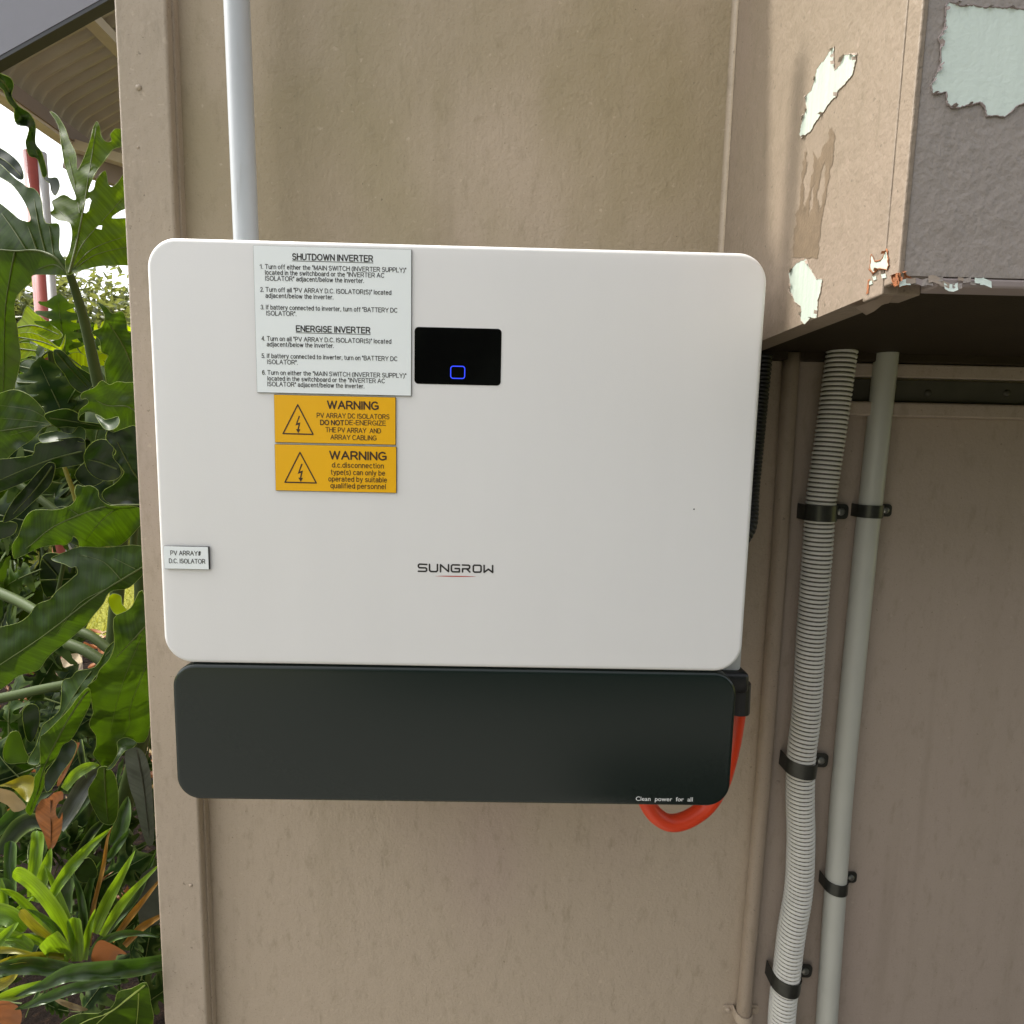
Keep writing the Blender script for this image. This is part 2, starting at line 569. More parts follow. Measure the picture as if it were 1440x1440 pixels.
# ------------------------------------------------------------------ the house wall
HT = 3.0
hw = thing('house_wall', 'tan painted rendered sheet wall with a raised corner board, behind the white inverter', 'wall', (0.2, 0, 0))
BX = 0.683
JX = 0.786
box('wall_sheet', -0.10, JX, 0.0, 0.04, 0, HT, M['wall'], hw)
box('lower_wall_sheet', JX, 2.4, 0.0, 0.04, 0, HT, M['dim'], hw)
box('corner_board', -0.1595, -0.0905, -0.024, 0.0, 0, HT, M['trim'], hw, 0.0035, 3)
box('side_sheet', -0.156, -0.100, 0.0, 3.2, 0, HT, M['wall'], hw)
# narrow ridge running down the flank of the corner board
box('edge_fillet', -0.0903, -0.0872, -0.011, -0.0002, 0, HT, M['trim'], hw)
# bead closing the inner corner under the projecting box
r0 = 0.007
V, F = [], []
for z in (Z0 + 0.30, HT):
    for k in range(9):
        a = math.pi / 2 * k / 8
        V.append((BX - r0 + r0 * math.sin(a) - 0.0005, -r0 + r0 * math.cos(a) - 0.0005, z))
    V.append((BX - 0.0005, -0.0005, z))
for k in range(8):
    F.append((k, k + 1, 11 + k, 10 + k))
obj('corner_bead', V, F, M['trim'], hw, smooth=True)


def dome(name, c, r, mat, parent, h=0.5, axis='y'):
    V, F = [], []
    for i in range(4):
        a = math.pi / 2 * i / 4
        for k in range(12):
            t = 2 * math.pi * k / 12
            x, z, y = r * math.cos(a) * math.cos(t), r * math.cos(a) * math.sin(t), -r * h * math.sin(a)
            V.append((c[0] + x, c[1] + y, c[2] + z))
    V.append((c[0], c[1] - r * h, c[2]))
    for i in range(3):
        for k in range(12):
            F.append((i * 12 + k, i * 12 + (k + 1) % 12, (i + 1) * 12 + (k + 1) % 12, (i + 1) * 12 + k))
    for k in range(12):
        F.append((36 + k, 36 + (k + 1) % 12, 48))
    return obj(name, V, F, mat, parent, smooth=True)


for px, py, r in ((195, 123, 0.0042), (194, 207, 0.002), (268, 1245, 0.003)):
    dome('screw_head', at(px, py, -0.0242), r, M['trim'], hw)
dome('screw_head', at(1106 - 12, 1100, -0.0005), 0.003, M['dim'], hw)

# rails on the wall below the box
ra = [at(1300, v, 0)[2] for v in (520, 535, 568, 588)]
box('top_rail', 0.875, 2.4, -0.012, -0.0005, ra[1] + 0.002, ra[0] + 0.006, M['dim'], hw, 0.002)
st = box('steel_strip', 0.872, 2.4, -0.008, -0.0005, ra[2] + 0.002, ra[1] - 0.001, M['steel'], hw, 0.001)
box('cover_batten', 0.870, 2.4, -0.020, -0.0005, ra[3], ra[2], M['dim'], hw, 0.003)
for px in (1305, 1416, 1500):
    dome('bolt', at(px, 553, -0.0082), 0.0055, M['steel'], hw, 0.5)


# ------------------------------------------------------------------ projecting box on the right
by0 = -0.401
zb = at(1268, 398, by0)[2]
bay = thing('projecting_box', 'tan and mauve painted projecting wall box with peeling paint, right of the inverter', 'wall box', (1.0, -0.2, zb))
yseam = atx(1234, 200, BX)[1]
BXO = BX
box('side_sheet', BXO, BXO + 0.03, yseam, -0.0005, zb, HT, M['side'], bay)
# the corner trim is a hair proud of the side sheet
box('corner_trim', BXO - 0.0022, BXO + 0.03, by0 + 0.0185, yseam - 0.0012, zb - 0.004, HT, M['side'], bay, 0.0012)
box('front_trim', BXO - 0.0022, BXO + 0.0028, by0, by0 + 0.0175, zb + 0.0015, HT, M['side'], bay, 0.0012, 2)
box('front_sheet', BXO + 0.0031, 2.4, by0 + 0.0012, by0 + 0.03, zb + 0.006, HT, M['mauve'], bay)
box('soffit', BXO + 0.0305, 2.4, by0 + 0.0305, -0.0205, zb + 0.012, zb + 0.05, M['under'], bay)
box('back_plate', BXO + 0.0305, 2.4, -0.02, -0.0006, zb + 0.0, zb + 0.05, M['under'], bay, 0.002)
box('drip_edge', BXO + 0.03, 2.4, by0 + 0.001, by0 + 0.022, zb - 0.002, zb + 0.0055, M['mauve_dark'], bay, 0.002)


def jag(poly, step, amp, seed=0):
    """roughen a polygon outline"""
    rnd = random.Random(seed)
    out = []
    for i in range(len(poly)):
        a, c = np.array(poly[i], float), np.array(poly[(i + 1) % len(poly)], float)
        L = np.linalg.norm(c - a)
        k = max(1, int(L / step))
        nrm = np.array([-(c - a)[1], (c - a)[0]]) / (L + 1e-9)
        for j in range(k):
            p = a + (c - a) * j / k
            out.append(p + nrm * rnd.uniform(-amp, amp) + rnd.uniform(-amp, amp) * 0.3)
    return out


def fill(poly2d, holes=(), grid=None):
    """triangulate a 2D polygon (with holes); returns verts2d, tris"""
    vs = [Vector((float(p[0]), float(p[1]))) for p in poly2d]
    ed = [(i, (i + 1) % len(poly2d)) for i in range(len(poly2d))]
    for h in holes:
        o = len(vs)
        vs += [Vector((float(p[0]), float(p[1]))) for p in h]
        ed += [(o + i, o + (i + 1) % len(h)) for i in range(len(h))]
    if grid:
        xs = [p[0] for p in poly2d]
        ys = [p[1] for p in poly2d]
        j = 0
        y = min(ys) + grid * 0.5
        while y < max(ys):
            x = min(xs) + grid * (0.5 if j % 2 else 0.0)
            while x < max(xs):
                if inside((x, y), poly2d) and edge_dist((x, y), poly2d) > grid * 0.45:
                    vs.append(Vector((x, y)))
                x += grid
            y += grid * 0.87
            j += 1
    v, e, f, *_ = delaunay_2d_cdt(vs, ed, [], 0, 1e-5)
    v = [(p[0], p[1]) for p in v]
    tr = []
    for t in f:
        c = (sum(v[i][0] for i in t) / len(t), sum(v[i][1] for i in t) / len(t))
        if inside(c, poly2d) and not any(inside(c, h) for h in holes):
            tr.append(tuple(t))
    return v, tr


def inside(p, poly):
    x, y = p
    r = False
    n_ = len(poly)
    j = n_ - 1
    for i in range(n_):
        xi, yi, xj, yj = poly[i][0], poly[i][1], poly[j][0], poly[j][1]
        if (yi > y) != (yj > y) and x < (xj - xi) * (y - yi) / (yj - yi) + xi:
            r = not r
        j = i
    return r


def edge_dist(p, poly, closed=True):
    A = np.asarray(poly, float)
    if closed:
        B = np.roll(A, -1, axis=0)
    else:
        A, B = A[:-1], A[1:]
    d = B - A
    q = np.asarray(p, float) - A
    t = np.clip((q * d).sum(1) / ((d * d).sum(1) + 1e-12), 0, 1)
    return float(np.sqrt(((q - d * t[:, None]) ** 2).sum(1)).min())


def peel(name, poly_px, proj, nrm, mat, edge_mat, parent, seed, holes=(), step=6, amp=1.3, rim=0.0004, lip=0.0005):
    """bare undercoat with the broken paint film standing up round it"""
    P = jag(jag(poly_px, step * 1.6, amp, seed), 2.2, amp * 0.45, seed + 3)
    H = [jag(h, step, amp, seed + 5) for h in holes]
    v, f = fill(P, H)
    nrm = np.array(nrm, float)
    o = obj(name, [proj(*p) + nrm * lip for p in v], f, mat, parent)
    if rim:
        rnd = random.Random(seed + 1)
        gs = []
        for Q in [P] + H:
            C = [proj(*p) + nrm * (lip + 0.0001) for p in Q] + [proj(*Q[0]) + nrm * (lip + 0.0001)]
            gs.append(tube_geo(C, [rim * rnd.uniform(0.35, 1.25) for _ in C], 6, False))
        obj('paint_film_edge', *merge(*gs), edge_mat, parent, smooth=True)
        # loose curls of paint standing off the break
        fl = []
        cen = np.mean(np.array(P), axis=0)
        for k in range(max(3, len(P) // 9)):
            i = rnd.randrange(len(P))
            a_, c_ = np.array(P[i]), np.array(P[(i + 2) % len(P)])
            inw = cen - a_
            inw = inw / (np.linalg.norm(inw) + 1e-9) * rnd.uniform(1.5, 5)
            VV = []
            for j in range(4):
                t_ = j / 3
                for e0 in (a_, c_):
                    q = e0 + inw * t_ * (0.6 + 0.5 * rnd.random()) * 0.8 + (cen * 0 if j < 3 else (c_ - a_) * (0.3 if e0 is a_ else -0.3))
                    VV.append(proj(*q) + nrm * (lip + 0.0002 + 0.0035 * math.sin(1.9 * t_) * rnd.uniform(0.5, 1)))
            fl.append((VV, [(2 * j, 2 * j + 1, 2 * j + 3, 2 * j + 2) for j in range(3)]))
        fo = obj('paint_curls', *merge(*fl), edge_mat, parent, smooth=True)
        fo['kind'] = 'stuff'
    return o


def c7(pts, ox=1000, oy=0, s=2.88):
    return [(ox + a / s, oy + c / s) for a, c in pts]


sideproj = lambda x, y: atx(x, y, BXO - 0.0001)
frontproj = lambda x, y: at(x, y, by0 + 0.0010)
trimproj = lambda x, y: atx(x, y, BXO - 0.0024)
LX, FY = (-1, 0, 0), (0, -1, 0)
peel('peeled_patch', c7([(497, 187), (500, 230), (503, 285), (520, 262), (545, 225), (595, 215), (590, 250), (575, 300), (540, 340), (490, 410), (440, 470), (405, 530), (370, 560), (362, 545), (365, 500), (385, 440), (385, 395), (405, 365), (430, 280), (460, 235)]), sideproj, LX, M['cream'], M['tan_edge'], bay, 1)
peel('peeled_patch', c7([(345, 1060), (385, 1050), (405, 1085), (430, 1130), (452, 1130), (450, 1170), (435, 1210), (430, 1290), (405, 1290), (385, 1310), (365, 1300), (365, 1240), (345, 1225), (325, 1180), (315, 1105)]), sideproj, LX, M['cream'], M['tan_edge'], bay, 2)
peel('peeled_patch', c7([(650, 1030), (665, 1060), (690, 1055), (710, 1010), (725, 1075), (715, 1095), (680, 1090), (655, 1110), (645, 1085)]), trimproj, LX, M['cream'], M['rust'], bay, 3, rim=0.0006)
for k, q in enumerate([[(655, 1120), (668, 1118), (672, 1130), (660, 1136)], [(690, 1112), (708, 1108), (712, 1122), (694, 1128)], [(640, 1140), (652, 1136), (656, 1150), (643, 1154)]]):
    peel('paint_chip', c7(q), trimproj, LX, M['cream'], M['rust'], bay, 30 + k, rim=0, step=2, amp=0.6)
peel('brown_stain', c7([(488, 515), (505, 570), (490, 660), (470, 780), (440, 960), (430, 1050), (330, 1040), (345, 870), (360, 820), (378, 620), (388, 615), (372, 780), (380, 860), (400, 750), (415, 690), (412, 610), (430, 650), (450, 600), (475, 560)]), sideproj, LX, M['stain'], M['stain'], bay, 4, rim=0, amp=1.6, step=4, lip=0.0003,
     holes=[c7([(445, 700), (465, 660), (460, 760), (440, 860), (432, 800)]), c7([(405, 790), (418, 740), (412, 830), (395, 880)])])
peel('peeled_patch', c7([(945, 30), (960, 5), (1010, 25), (1060, 25), (1120, 30), (1267, 40), (1400, 45), (1430, 200), (1380, 380), (1300, 420), (1240, 430), (1185, 475), (1150, 468), (1115, 472), (1105, 430), (1085, 420), (970, 440), (955, 420), (950, 370), (930, 380), (895, 380), (890, 345), (920, 290), (930, 220), (920, 160), (945, 110), (950, 60)]), frontproj, FY, M['mint'], M['mauve_dark'], bay, 5, rim=0.0007)
# broken lower edge of the front sheet: chipped mint edge, curled flakes, rust
rnd = random.Random(12)
for k in range(15):
    px = 1272 + k * 8 + rnd.uniform(-2, 2)
    c = at(px, 393 + rnd.uniform(-5, 5), by0 + 0.0004)
    r = rnd.uniform(0.002, 0.0055)
    V, F = [], []
    ph = rnd.uniform(0, 6)
    for i in range(4):
        for j in range(3):
            u, w = (i / 3 - 0.5) * 2 * r, (j / 2) * r * 1.1
            V.append((c[0] + u, c[1] - 0.0006 - w * w * 35 * rnd.uniform(0.6, 1.2), c[2] - w + 0.3 * r * math.sin(u * 300 + ph)))
    for i in range(3):
        for j in range(2):
            F.append((i * 3 + j, i * 3 + j + 1, i * 3 + j + 4, i * 3 + j + 3))
    obj('paint_flake', V, F, rnd.choice([M['mint'], M['mauve'], M['mauve'], M['mauve_dark'], M['tan_edge']]), bay, smooth=True)
for q in [[(1262, 385), (1270, 383), (1283, 395), (1272, 402), (1262, 404)]]:
    peel('rust_patch', q, frontproj, FY, M['rust'], M['rust'], bay, 40, rim=0.0006, step=3, amp=1)
peel('rust_patch', [(1255, 388), (1262, 384), (1266, 400), (1258, 404)], trimproj, LX, M['rust'], M['rust'], bay, 41, rim=0.0005, step=3, amp=0.8)
peel('rust_patch', [(1221, 394), (1224, 392), (1222, 412), (1219, 414)], trimproj, LX, M['rust'], M['rust'], bay, 42, rim=0, step=3, amp=0.5)
# torn tail of the corner trim hanging below the edge
c = atx(1250, 408, BXO + 0.006)
V, F = [], []
for i in range(7):
    t = i / 6
    for j in range(4):
        V.append((BXO - 0.001 + 0.010 * j / 3 + 0.002 * math.sin(i), by0 + 0.02 + 0.05 * t, zb - 0.003 - 0.010 * math.sin(3.1 * t) * (0.4 + j / 4) * (0.7 + 0.3 * math.sin(i * 2.1))))
for i in range(6):
    for j in range(3):
        F.append((i * 4 + j, i * 4 + j + 1, i * 4 + j + 5, i * 4 + j + 4))
obj('torn_trim_end', V, F, M['brownboard'], bay, smooth=True)

# ------------------------------------------------------------------ text helper
FREF = None


def text_geo(s, bold=0.0):
    cu = bpy.data.curves.new('t', 'FONT')
    cu.body = s
    cu.size = 1
    cu.resolution_u = 3
    cu.offset = bold
    cu.fill_mode = 'FRONT'
    o = bpy.data.objects.new('t', cu)
    me = o.to_mesh()
    V = np.array([v.co[:] for v in me.vertices])
    F = [tuple(p.vertices) for p in me.polygons]
    o.to_mesh_clear()
    bpy.data.objects.remove(o)
    bpy.data.curves.remove(cu)
    return V, F


CAP = None


def text_line(s, a, bpt, cap_px, y, bold=0.0):
    """text fitted between two points of the sign face; a = left end of the base line in photo pixels, bpt = right end x"""
    global CAP
    if CAP is None:
        v, _ = text_geo('H')
        CAP = v[:, 1].max()
    V, F = text_geo(s, bold)
    P0, P1 = at(a[0], a[1], y), at(bpt, a[1], y)
    h = cap_px / FPX * (y - CAM[1]) * 1.0
    x0, x1 = V[:, 0].min(), V[:, 0].max()
    sx = (P1[0] - P0[0]) / (x1 - x0)
    sz = h / CAP
    R = [(P0[0] + (v[0] - x0) * sx, y, P0[2] + v[1] * sz) for v in V]
    return R, F


def strokes(lines, w, y, closed=False):
    """flat strokes (round joints) through world x,z points"""
    gs = []
    for k_, ln in enumerate(lines):
        for i in range(len(ln) - 1):
            a, c = np.array(ln[i], float), np.array(ln[i + 1], float)
            d = (c - a) / (np.linalg.norm(c - a) + 1e-12)
            nn = np.array([-d[1], d[0]]) * w / 2
            yy = y - 0.000012 * (i % 5) - 0.00006 * (k_ % 2)
            gs.append(([(p[0], yy, p[1]) for p in (a - nn, c - nn, c + nn, a + nn)], [(0, 1, 2, 3)]))
        for i, p in enumerate(ln):
            yy = y - 0.00008 - 0.000009 * (i % 5) - 0.00003 * (k_ % 2)
            gs.append(([(p[0] + w / 2 * math.cos(t * math.pi / 4), yy, p[1] + w / 2 * math.sin(t * math.pi / 4)) for t in range(8)], [tuple(range(8))]))
    return merge(*gs)


# single line engraver's alphabet: cap height 1, every glyph = advance width + polylines
def arc(cx, cy, rx, ry, a0, a1, n=9):
    return [(cx + rx * math.cos(math.radians(a0 + (a1 - a0) * k / n)), cy + ry * math.sin(math.radians(a0 + (a1 - a0) * k / n))) for k in range(n + 1)]


def bowl(x0):                                     # round lower case body
    return arc(x0 + 0.25, 0.36, 0.25, 0.36, 0, 360, 14)


G = {
    'A': (0.78, [[(0, 0), (0.39, 1), (0.78, 0)], [(0.14, 0.35), (0.64, 0.35)]]),
    'B': (0.64, [[(0, 0), (0, 1), (0.36, 1)] + arc(0.36, 0.77, 0.24, 0.23, 90, -90)[1:] + [(0, 0.54)], [(0.36, 0.54)] + arc(0.36, 0.27, 0.28, 0.27, 90, -90)[1:] + [(0, 0)]]),
    'C': (0.74, [arc(0.40, 0.5, 0.40, 0.5, 45, 315, 14)]),
    'D': (0.70, [[(0, 0), (0, 1), (0.28, 1)] + arc(0.28, 0.5, 0.42, 0.5, 90, -90, 12)[1:] + [(0, 0)]]),
    'E': (0.60, [[(0.6, 1), (0, 1), (0, 0), (0.62, 0)], [(0, 0.53), (0.54, 0.53)]]),
    'F': (0.56, [[(0.58, 1), (0, 1), (0, 0)], [(0, 0.52), (0.5, 0.52)]]),
    'G': (0.78, [arc(0.40, 0.5, 0.40, 0.5, 48, 300, 14) + [(0.78, 0.14), (0.78, 0.46), (0.44, 0.46)]]),
    'H': (0.68, [[(0, 0), (0, 1)], [(0.68, 0), (0.68, 1)], [(0, 0.54), (0.68, 0.54)]]),
    'I': (0.04, [[(0.02, 0), (0.02, 1)]]),
    'L': (0.52, [[(0, 1), (0, 0), (0.54, 0)]]),
    'M': (0.80, [[(0, 0), (0, 1), (0.4, 0.05), (0.8, 1), (0.8, 0)]]),
    'N': (0.68, [[(0, 0), (0, 1), (0.68, 0), (0.68, 1)]]),
    'O': (0.84, [arc(0.42, 0.5, 0.42, 0.5, 0, 360, 18)]),
    'P': (0.62, [[(0, 0), (0, 1), (0.36, 1)] + arc(0.36, 0.72, 0.27, 0.28, 90, -90)[1:] + [(0, 0.44)]]),
    'R': (0.68, [[(0, 0), (0, 1), (0.38, 1)] + arc(0.38, 0.73, 0.26, 0.27, 90, -90)[1:] + [(0, 0.46)], [(0.36, 0.46), (0.68, 0)]]),
    'S': (0.62, [arc(0.31, 0.745, 0.28, 0.255, 30, 250, 9) + arc(0.31, 0.27, 0.31, 0.27, 70, -150, 10)]),
    'T': (0.66, [[(0, 1), (0.66, 1)], [(0.33, 1), (0.33, 0)]]),
    'U': (0.66, [[(0, 1), (0, 0.33)] + arc(0.33, 0.33, 0.33, 0.33, 180, 360, 10)[1:] + [(0.66, 1)]]),
    'V': (0.74, [[(0, 1), (0.37, 0), (0.74, 1)]]),
    'W': (1.06, [[(0, 1), (0.27, 0), (0.53, 0.98), (0.79, 0), (1.06, 1)]]),
    'Y': (0.74, [[(0, 1), (0.37, 0.46), (0.74, 1)], [(0.37, 0.46), (0.37, 0)]]),
    'Z': (0.64, [[(0.02, 1), (0.62, 1), (0, 0), (0.66, 0)]]),
    'a': (0.50, [arc(0.25, 0.52, 0.23, 0.20, 165, 0, 7) + [(0.48, 0.0)], [(0.48, 0.42), (0.2, 0.38)] + arc(0.2, 0.19, 0.2, 0.19, 90, 270, 8) + [(0.36, 0.04), (0.48, 0.2)]]),
    'b': (0.50, [[(0, 0), (0, 1)], bowl(0)]),
    'c': (0.48, [arc(0.26, 0.36, 0.25, 0.36, 45, 315, 12)]),
    'd': (0.50, [[(0.5, 0), (0.5, 1)], bowl(0)]),
    'e': (0.50, [[(0.01, 0.39), (0.5, 0.39)] + arc(0.25, 0.36, 0.25, 0.36, 5, 315, 14)]),
    'f': (0.30, [[(0.12, 0), (0.12, 0.82)] + arc(0.26, 0.82, 0.14, 0.17, 180, 80, 5)[1:], [(0, 0.7), (0.28, 0.7)]]),
    'g': (0.50, [bowl(0), [(0.5, 0.72), (0.5, -0.06)] + arc(0.25, -0.06, 0.25, 0.21, 0, -160, 8)[1:]]),
    'h': (0.46, [[(0, 0), (0, 1)], [(0, 0.45)] + arc(0.23, 0.45, 0.23, 0.27, 180, 0, 8)[1:] + [(0.46, 0)]]),
    'i': (0.04, [[(0.02, 0), (0.02, 0.72)], [(0.02, 0.92), (0.02, 1.0)]]),
    'j': (0.10, [[(0.08, 0.72), (0.08, -0.12), (0.04, -0.24), (-0.06, -0.26)], [(0.08, 0.92), (0.08, 1.0)]]),
    'l': (0.04, [[(0.02, 0), (0.02, 1)]]),
    'n': (0.46, [[(0, 0), (0, 0.72)], [(0, 0.45)] + arc(0.23, 0.45, 0.23, 0.27, 180, 0, 8)[1:] + [(0.46, 0)]]),
    'o': (0.50, [bowl(0)]),
    'p': (0.50, [[(0, -0.27), (0, 0.72)], bowl(0)]),
    'q': (0.50, [[(0.5, -0.27), (0.5, 0.72)], bowl(0)]),
    'r': (0.28, [[(0, 0), (0, 0.72)], [(0, 0.42), (0.06, 0.6), (0.16, 0.7), (0.28, 0.70)]]),
    's': (0.44, [arc(0.22, 0.535, 0.19, 0.185, 25, 250, 8) + arc(0.22, 0.185, 0.21, 0.185, 70, -150, 8)]),
    't': (0.28, [[(0.11, 0.94), (0.11, 0.16)] + arc(0.25, 0.16, 0.14, 0.15, 180, 280, 5)[1:], [(0, 0.7), (0.26, 0.7)]]),
    'u': (0.46, [[(0, 0.72), (0, 0.26)] + arc(0.23, 0.26, 0.23, 0.26, 180, 360, 8)[1:] + [(0.46, 0.72)], [(0.46, 0.3), (0.46, 0)]]),
    'v': (0.48, [[(0, 0.72), (0.24, 0), (0.48, 0.72)]]),
    'w': (0.72, [[(0, 0.72), (0.18, 0), (0.36, 0.7), (0.54, 0), (0.72, 0.72)]]),
    'y': (0.48, [[(0, 0.72), (0.25, 0.02)], [(0.48, 0.72), (0.2, -0.18), (0.12, -0.26), (0, -0.26)]]),
    '1': (0.26, [[(0, 0.78), (0.14, 0.86), (0.24, 1), (0.24, 0)]]),
    '2': (0.52, [arc(0.26, 0.73, 0.25, 0.27, 165, -25, 8) + [(0, 0.0), (0.54, 0.0)]]),
    '3': (0.52, [arc(0.25, 0.76, 0.22, 0.24, 155, -90, 8) + arc(0.25, 0.265, 0.27, 0.265, 90, -155, 9)]),
    '4': (0.54, [[(0.42, 0), (0.42, 1), (0, 0.32), (0.56, 0.32)]]),
    '5': (0.52, [[(0.48, 1), (0.1, 1), (0.04, 0.52)] + arc(0.26, 0.32, 0.27, 0.32, 130, -150, 10)]),
    '6': (0.52, [[(0.48, 0.82), (0.38, 0.97), (0.24, 1.0), (0.08, 0.86), (0.0, 0.5), (0.01, 0.3)] + arc(0.27, 0.31, 0.26, 0.31, 180, -180, 14)]),
    '.': (0.05, [[(0.02, 0), (0.02, 0.06)]]), ',': (0.07, [[(0.05, 0.06), (0.05, 0), (0.01, -0.14)]]),
    '"': (0.16, [[(0.01, 1), (0.01, 0.74)], [(0.15, 1), (0.15, 0.74)]]),
    '(': (0.20, [arc(0.42, 0.4, 0.40, 0.66, 122, 238, 7)]), ')': (0.20, [arc(-0.22, 0.4, 0.40, 0.66, 58, -58, 7)]),
    '/': (0.28, [[(0, -0.02), (0.28, 1.02)]]), '-': (0.26, [[(0, 0.36), (0.26, 0.36)]]),
    '#': (0.56, [[(0.1, 0), (0.24, 1)], [(0.34, 0), (0.48, 1)], [(0, 0.33), (0.54, 0.33)], [(0.04, 0.67), (0.58, 0.67)]]),
}


def engrave(t_, a, bx, cap_px, y, w=0.155, gap=0.24, space=0.42):
    """a line of engraved lettering fitted between two points of the sign face"""
    x, lines = 0.0, []
    for ch in t_:
        if ch == ' ':
            x += space - gap * 0.3
            continue
        adv, st = G[ch]
        lines += [[(x + p, q) for p, q in ln] for ln in st]
        x += adv + gap
    tot = x - gap
    P0, P1 = at(a[0], a[1], y), at(bx, a[1], y)
    sx = (P1[0] - P0[0]) / tot
    sz = cap_px / FPX * (y - CAM[1])
    return strokes([[(P0[0] + p * sx, P0[2] + q * sz) for p, q in ln] for ln in lines], w * sz, y)


# ------------------------------------------------------------------ the inverter
YF = -0.245
inv = thing('solar_inverter', 'large white solar inverter with a charcoal lower cover hung on the tan wall', 'inverter', (0.32, -0.12, Z0 - 0.16))
slab_obj('front_panel', 0.0, 0.6455, Z0, Z0 + 0.4535, 0.031,
         [(YF + 0.040, 0.0), (YF + 0.0045, 0.0), (YF + 0.0022, 0.0006), (YF + 0.0009, 0.0019), (YF + 0.0002, 0.0035), (YF, 0.0052)], M['white'], inv, 14)
slab_obj('housing', 0.008, 0.637, Z0 + 0.006, Z0 + 0.442, 0.02, [(-0.03, 0), (YF + 0.0405, 0)], M['body'], inv)
slab_obj('wiring_box', 0.016, 0.631, Z0 - 0.152, Z0 + 0.0055, 0.006, [(-0.07, 0), (YF + 0.042, 0)], M['body'], inv, 5)
slab_obj('side_flange', 0.6375, 0.6618, Z0 - 0.014, Z0 + 0.036, 0.004, [(-0.10, 0), (YF + 0.0415, 0)], M['body'], inv, 5)
slab_obj('lower_cover', 0.007, 0.6425, Z0 - 0.1625, Z0 - 0.0015, 0.027,
         [(YF + 0.034, 0.0), (YF + 0.0045, 0.0), (YF + 0.002, 0.0008), (YF + 0.0008, 0.002), (YF + 0.0002, 0.0034), (YF, 0.005)], M['cover'], inv, 14)
box('mounting_bracket', 0.10, 0.55, -0.03, -0.0005, Z0 + 0.05, Z0 + 0.40, M['body'], inv)
# display
a, c = at(583, 459, YF), at(704, 543, YF)
scr = slab_obj('display', a[0], c[0], at(640, 541, YF)[2], at(640, 461, YF)[2], 0.0042, [(YF + 0.004, 0), (YF - 0.0003, 0), (YF - 0.0006, 0.0004)], M['screen'], inv, 6)
a, c = at(634, 515, YF), at(653.5, 532.5, YF)
rr_ = rrect(a[0], c[0], c[2], a[2], 0.0025, 4)
full = rr_ + [rr_[0]]
obj('status_light', *strokes([full], 0.0010, YF - 0.0009), M['led'], scr)
# printed name and slogan


def c5(u, v):
    p = at(560 + u / 8, 760 + v / 8, YF)
    return (p[0], p[2])


def L(*pts):
    return [c5(*p) for p in pts]


tl = lambda u: 0.012 * (u - 217)                       # the print follows the panel, not the photo's rows
logo = [L((322, 270), (240, 266), (227, 276), (227, 296), (238, 306), (308, 308), (320, 318), (320, 336), (308, 348), (226, 346)),
        L((352, 268), (352, 334), (366, 349), (428, 350), (441, 338), (441, 270)),
        L((476, 352), (476, 272), (566, 350), (566, 272)),
        L((690, 276), (612, 274), (598, 286), (598, 338), (612, 352), (688, 353), (688, 316), (640, 315)),
        L((722, 276), (792, 278), (804, 288), (804, 308), (792, 319), (724, 318), (724, 354)), L((770, 320), (806, 355)),
        L((856, 278), (920, 279), (932, 290), (932, 344), (920, 356), (858, 356), (844, 344), (844, 290), (856, 278)),
        L((966, 280), (966, 358), (1014, 322), (1062, 360), (1062, 282))]
obj('maker_name', *strokes(logo, 0.0017, YF - 0.0002), M['ink'], inv)
pts = []
for k in range(13):
    t = k / 12
    u = 410 + (880 - 410) * t
    e = 10 * math.sin(math.pi * t) ** 0.7
    pts.append((c5(u, 400 + 0.012 * (u - 410) - e * 0.5), c5(u, 400 + 0.012 * (u - 410) + e * 0.6)))
V = [(p[0], YF - 0.0002, p[1]) for q in pts for p in q]
obj('name_underline', V, [(2 * k, 2 * k + 2, 2 * k + 3, 2 * k + 1) for k in range(12)], M['inkr'], inv)
obj('slogan', *text_line('Clean  power  for  all', (894, 1126), 974, 6.6, YF - 0.0003, 0.004), M['inkw'], inv)
# rotary switch and gland on the right flank
bm = bmesh.new()
box_bm(0.632, 0.6715, -0.212, -0.176, Z0 - 0.041, Z0 - 0.0145, 0.006, 3, bm)
bobj('isolator_switch', bm, M['black'], inv, auto=40)
dome('small_mark', at(976, 716, YF), 0.0008, M['ink'], inv)

# orange conduit loop
oc = thing('orange_conduit', 'bright orange conduit looping out below the charcoal inverter cover', 'conduit', tuple(at(955, 1150, -0.14)))
yo = -0.165
path = [at(1037, 992, -0.19), at(1030, 1040, -0.165), at(1021, 1080, -0.15), at(1012, 1105, -0.145), at(994, 1133, -0.14), at(967, 1152, -0.14), at(942, 1157, -0.14), at(922, 1146, -0.14), at(908, 1125, -0.14), at(898, 1095, -0.14), at(893, 1050, -0.14)]
path = catmull(path, 8)
obj('hose', *tube_geo(path, 0.0112, 16), M['orange'], oc, smooth=True)
p = np.array(path[0])
obj('gland', *tube_geo([p + np.array([0.001, 0, -0.008]), p + np.array([0, 0, 0.03])], [0.0138, 0.0138], 14), M['black'], oc)


# ------------------------------------------------------------------ signs
def c6(u, v):
    return (340 + u / 3.789, 330 + v / 3.789)


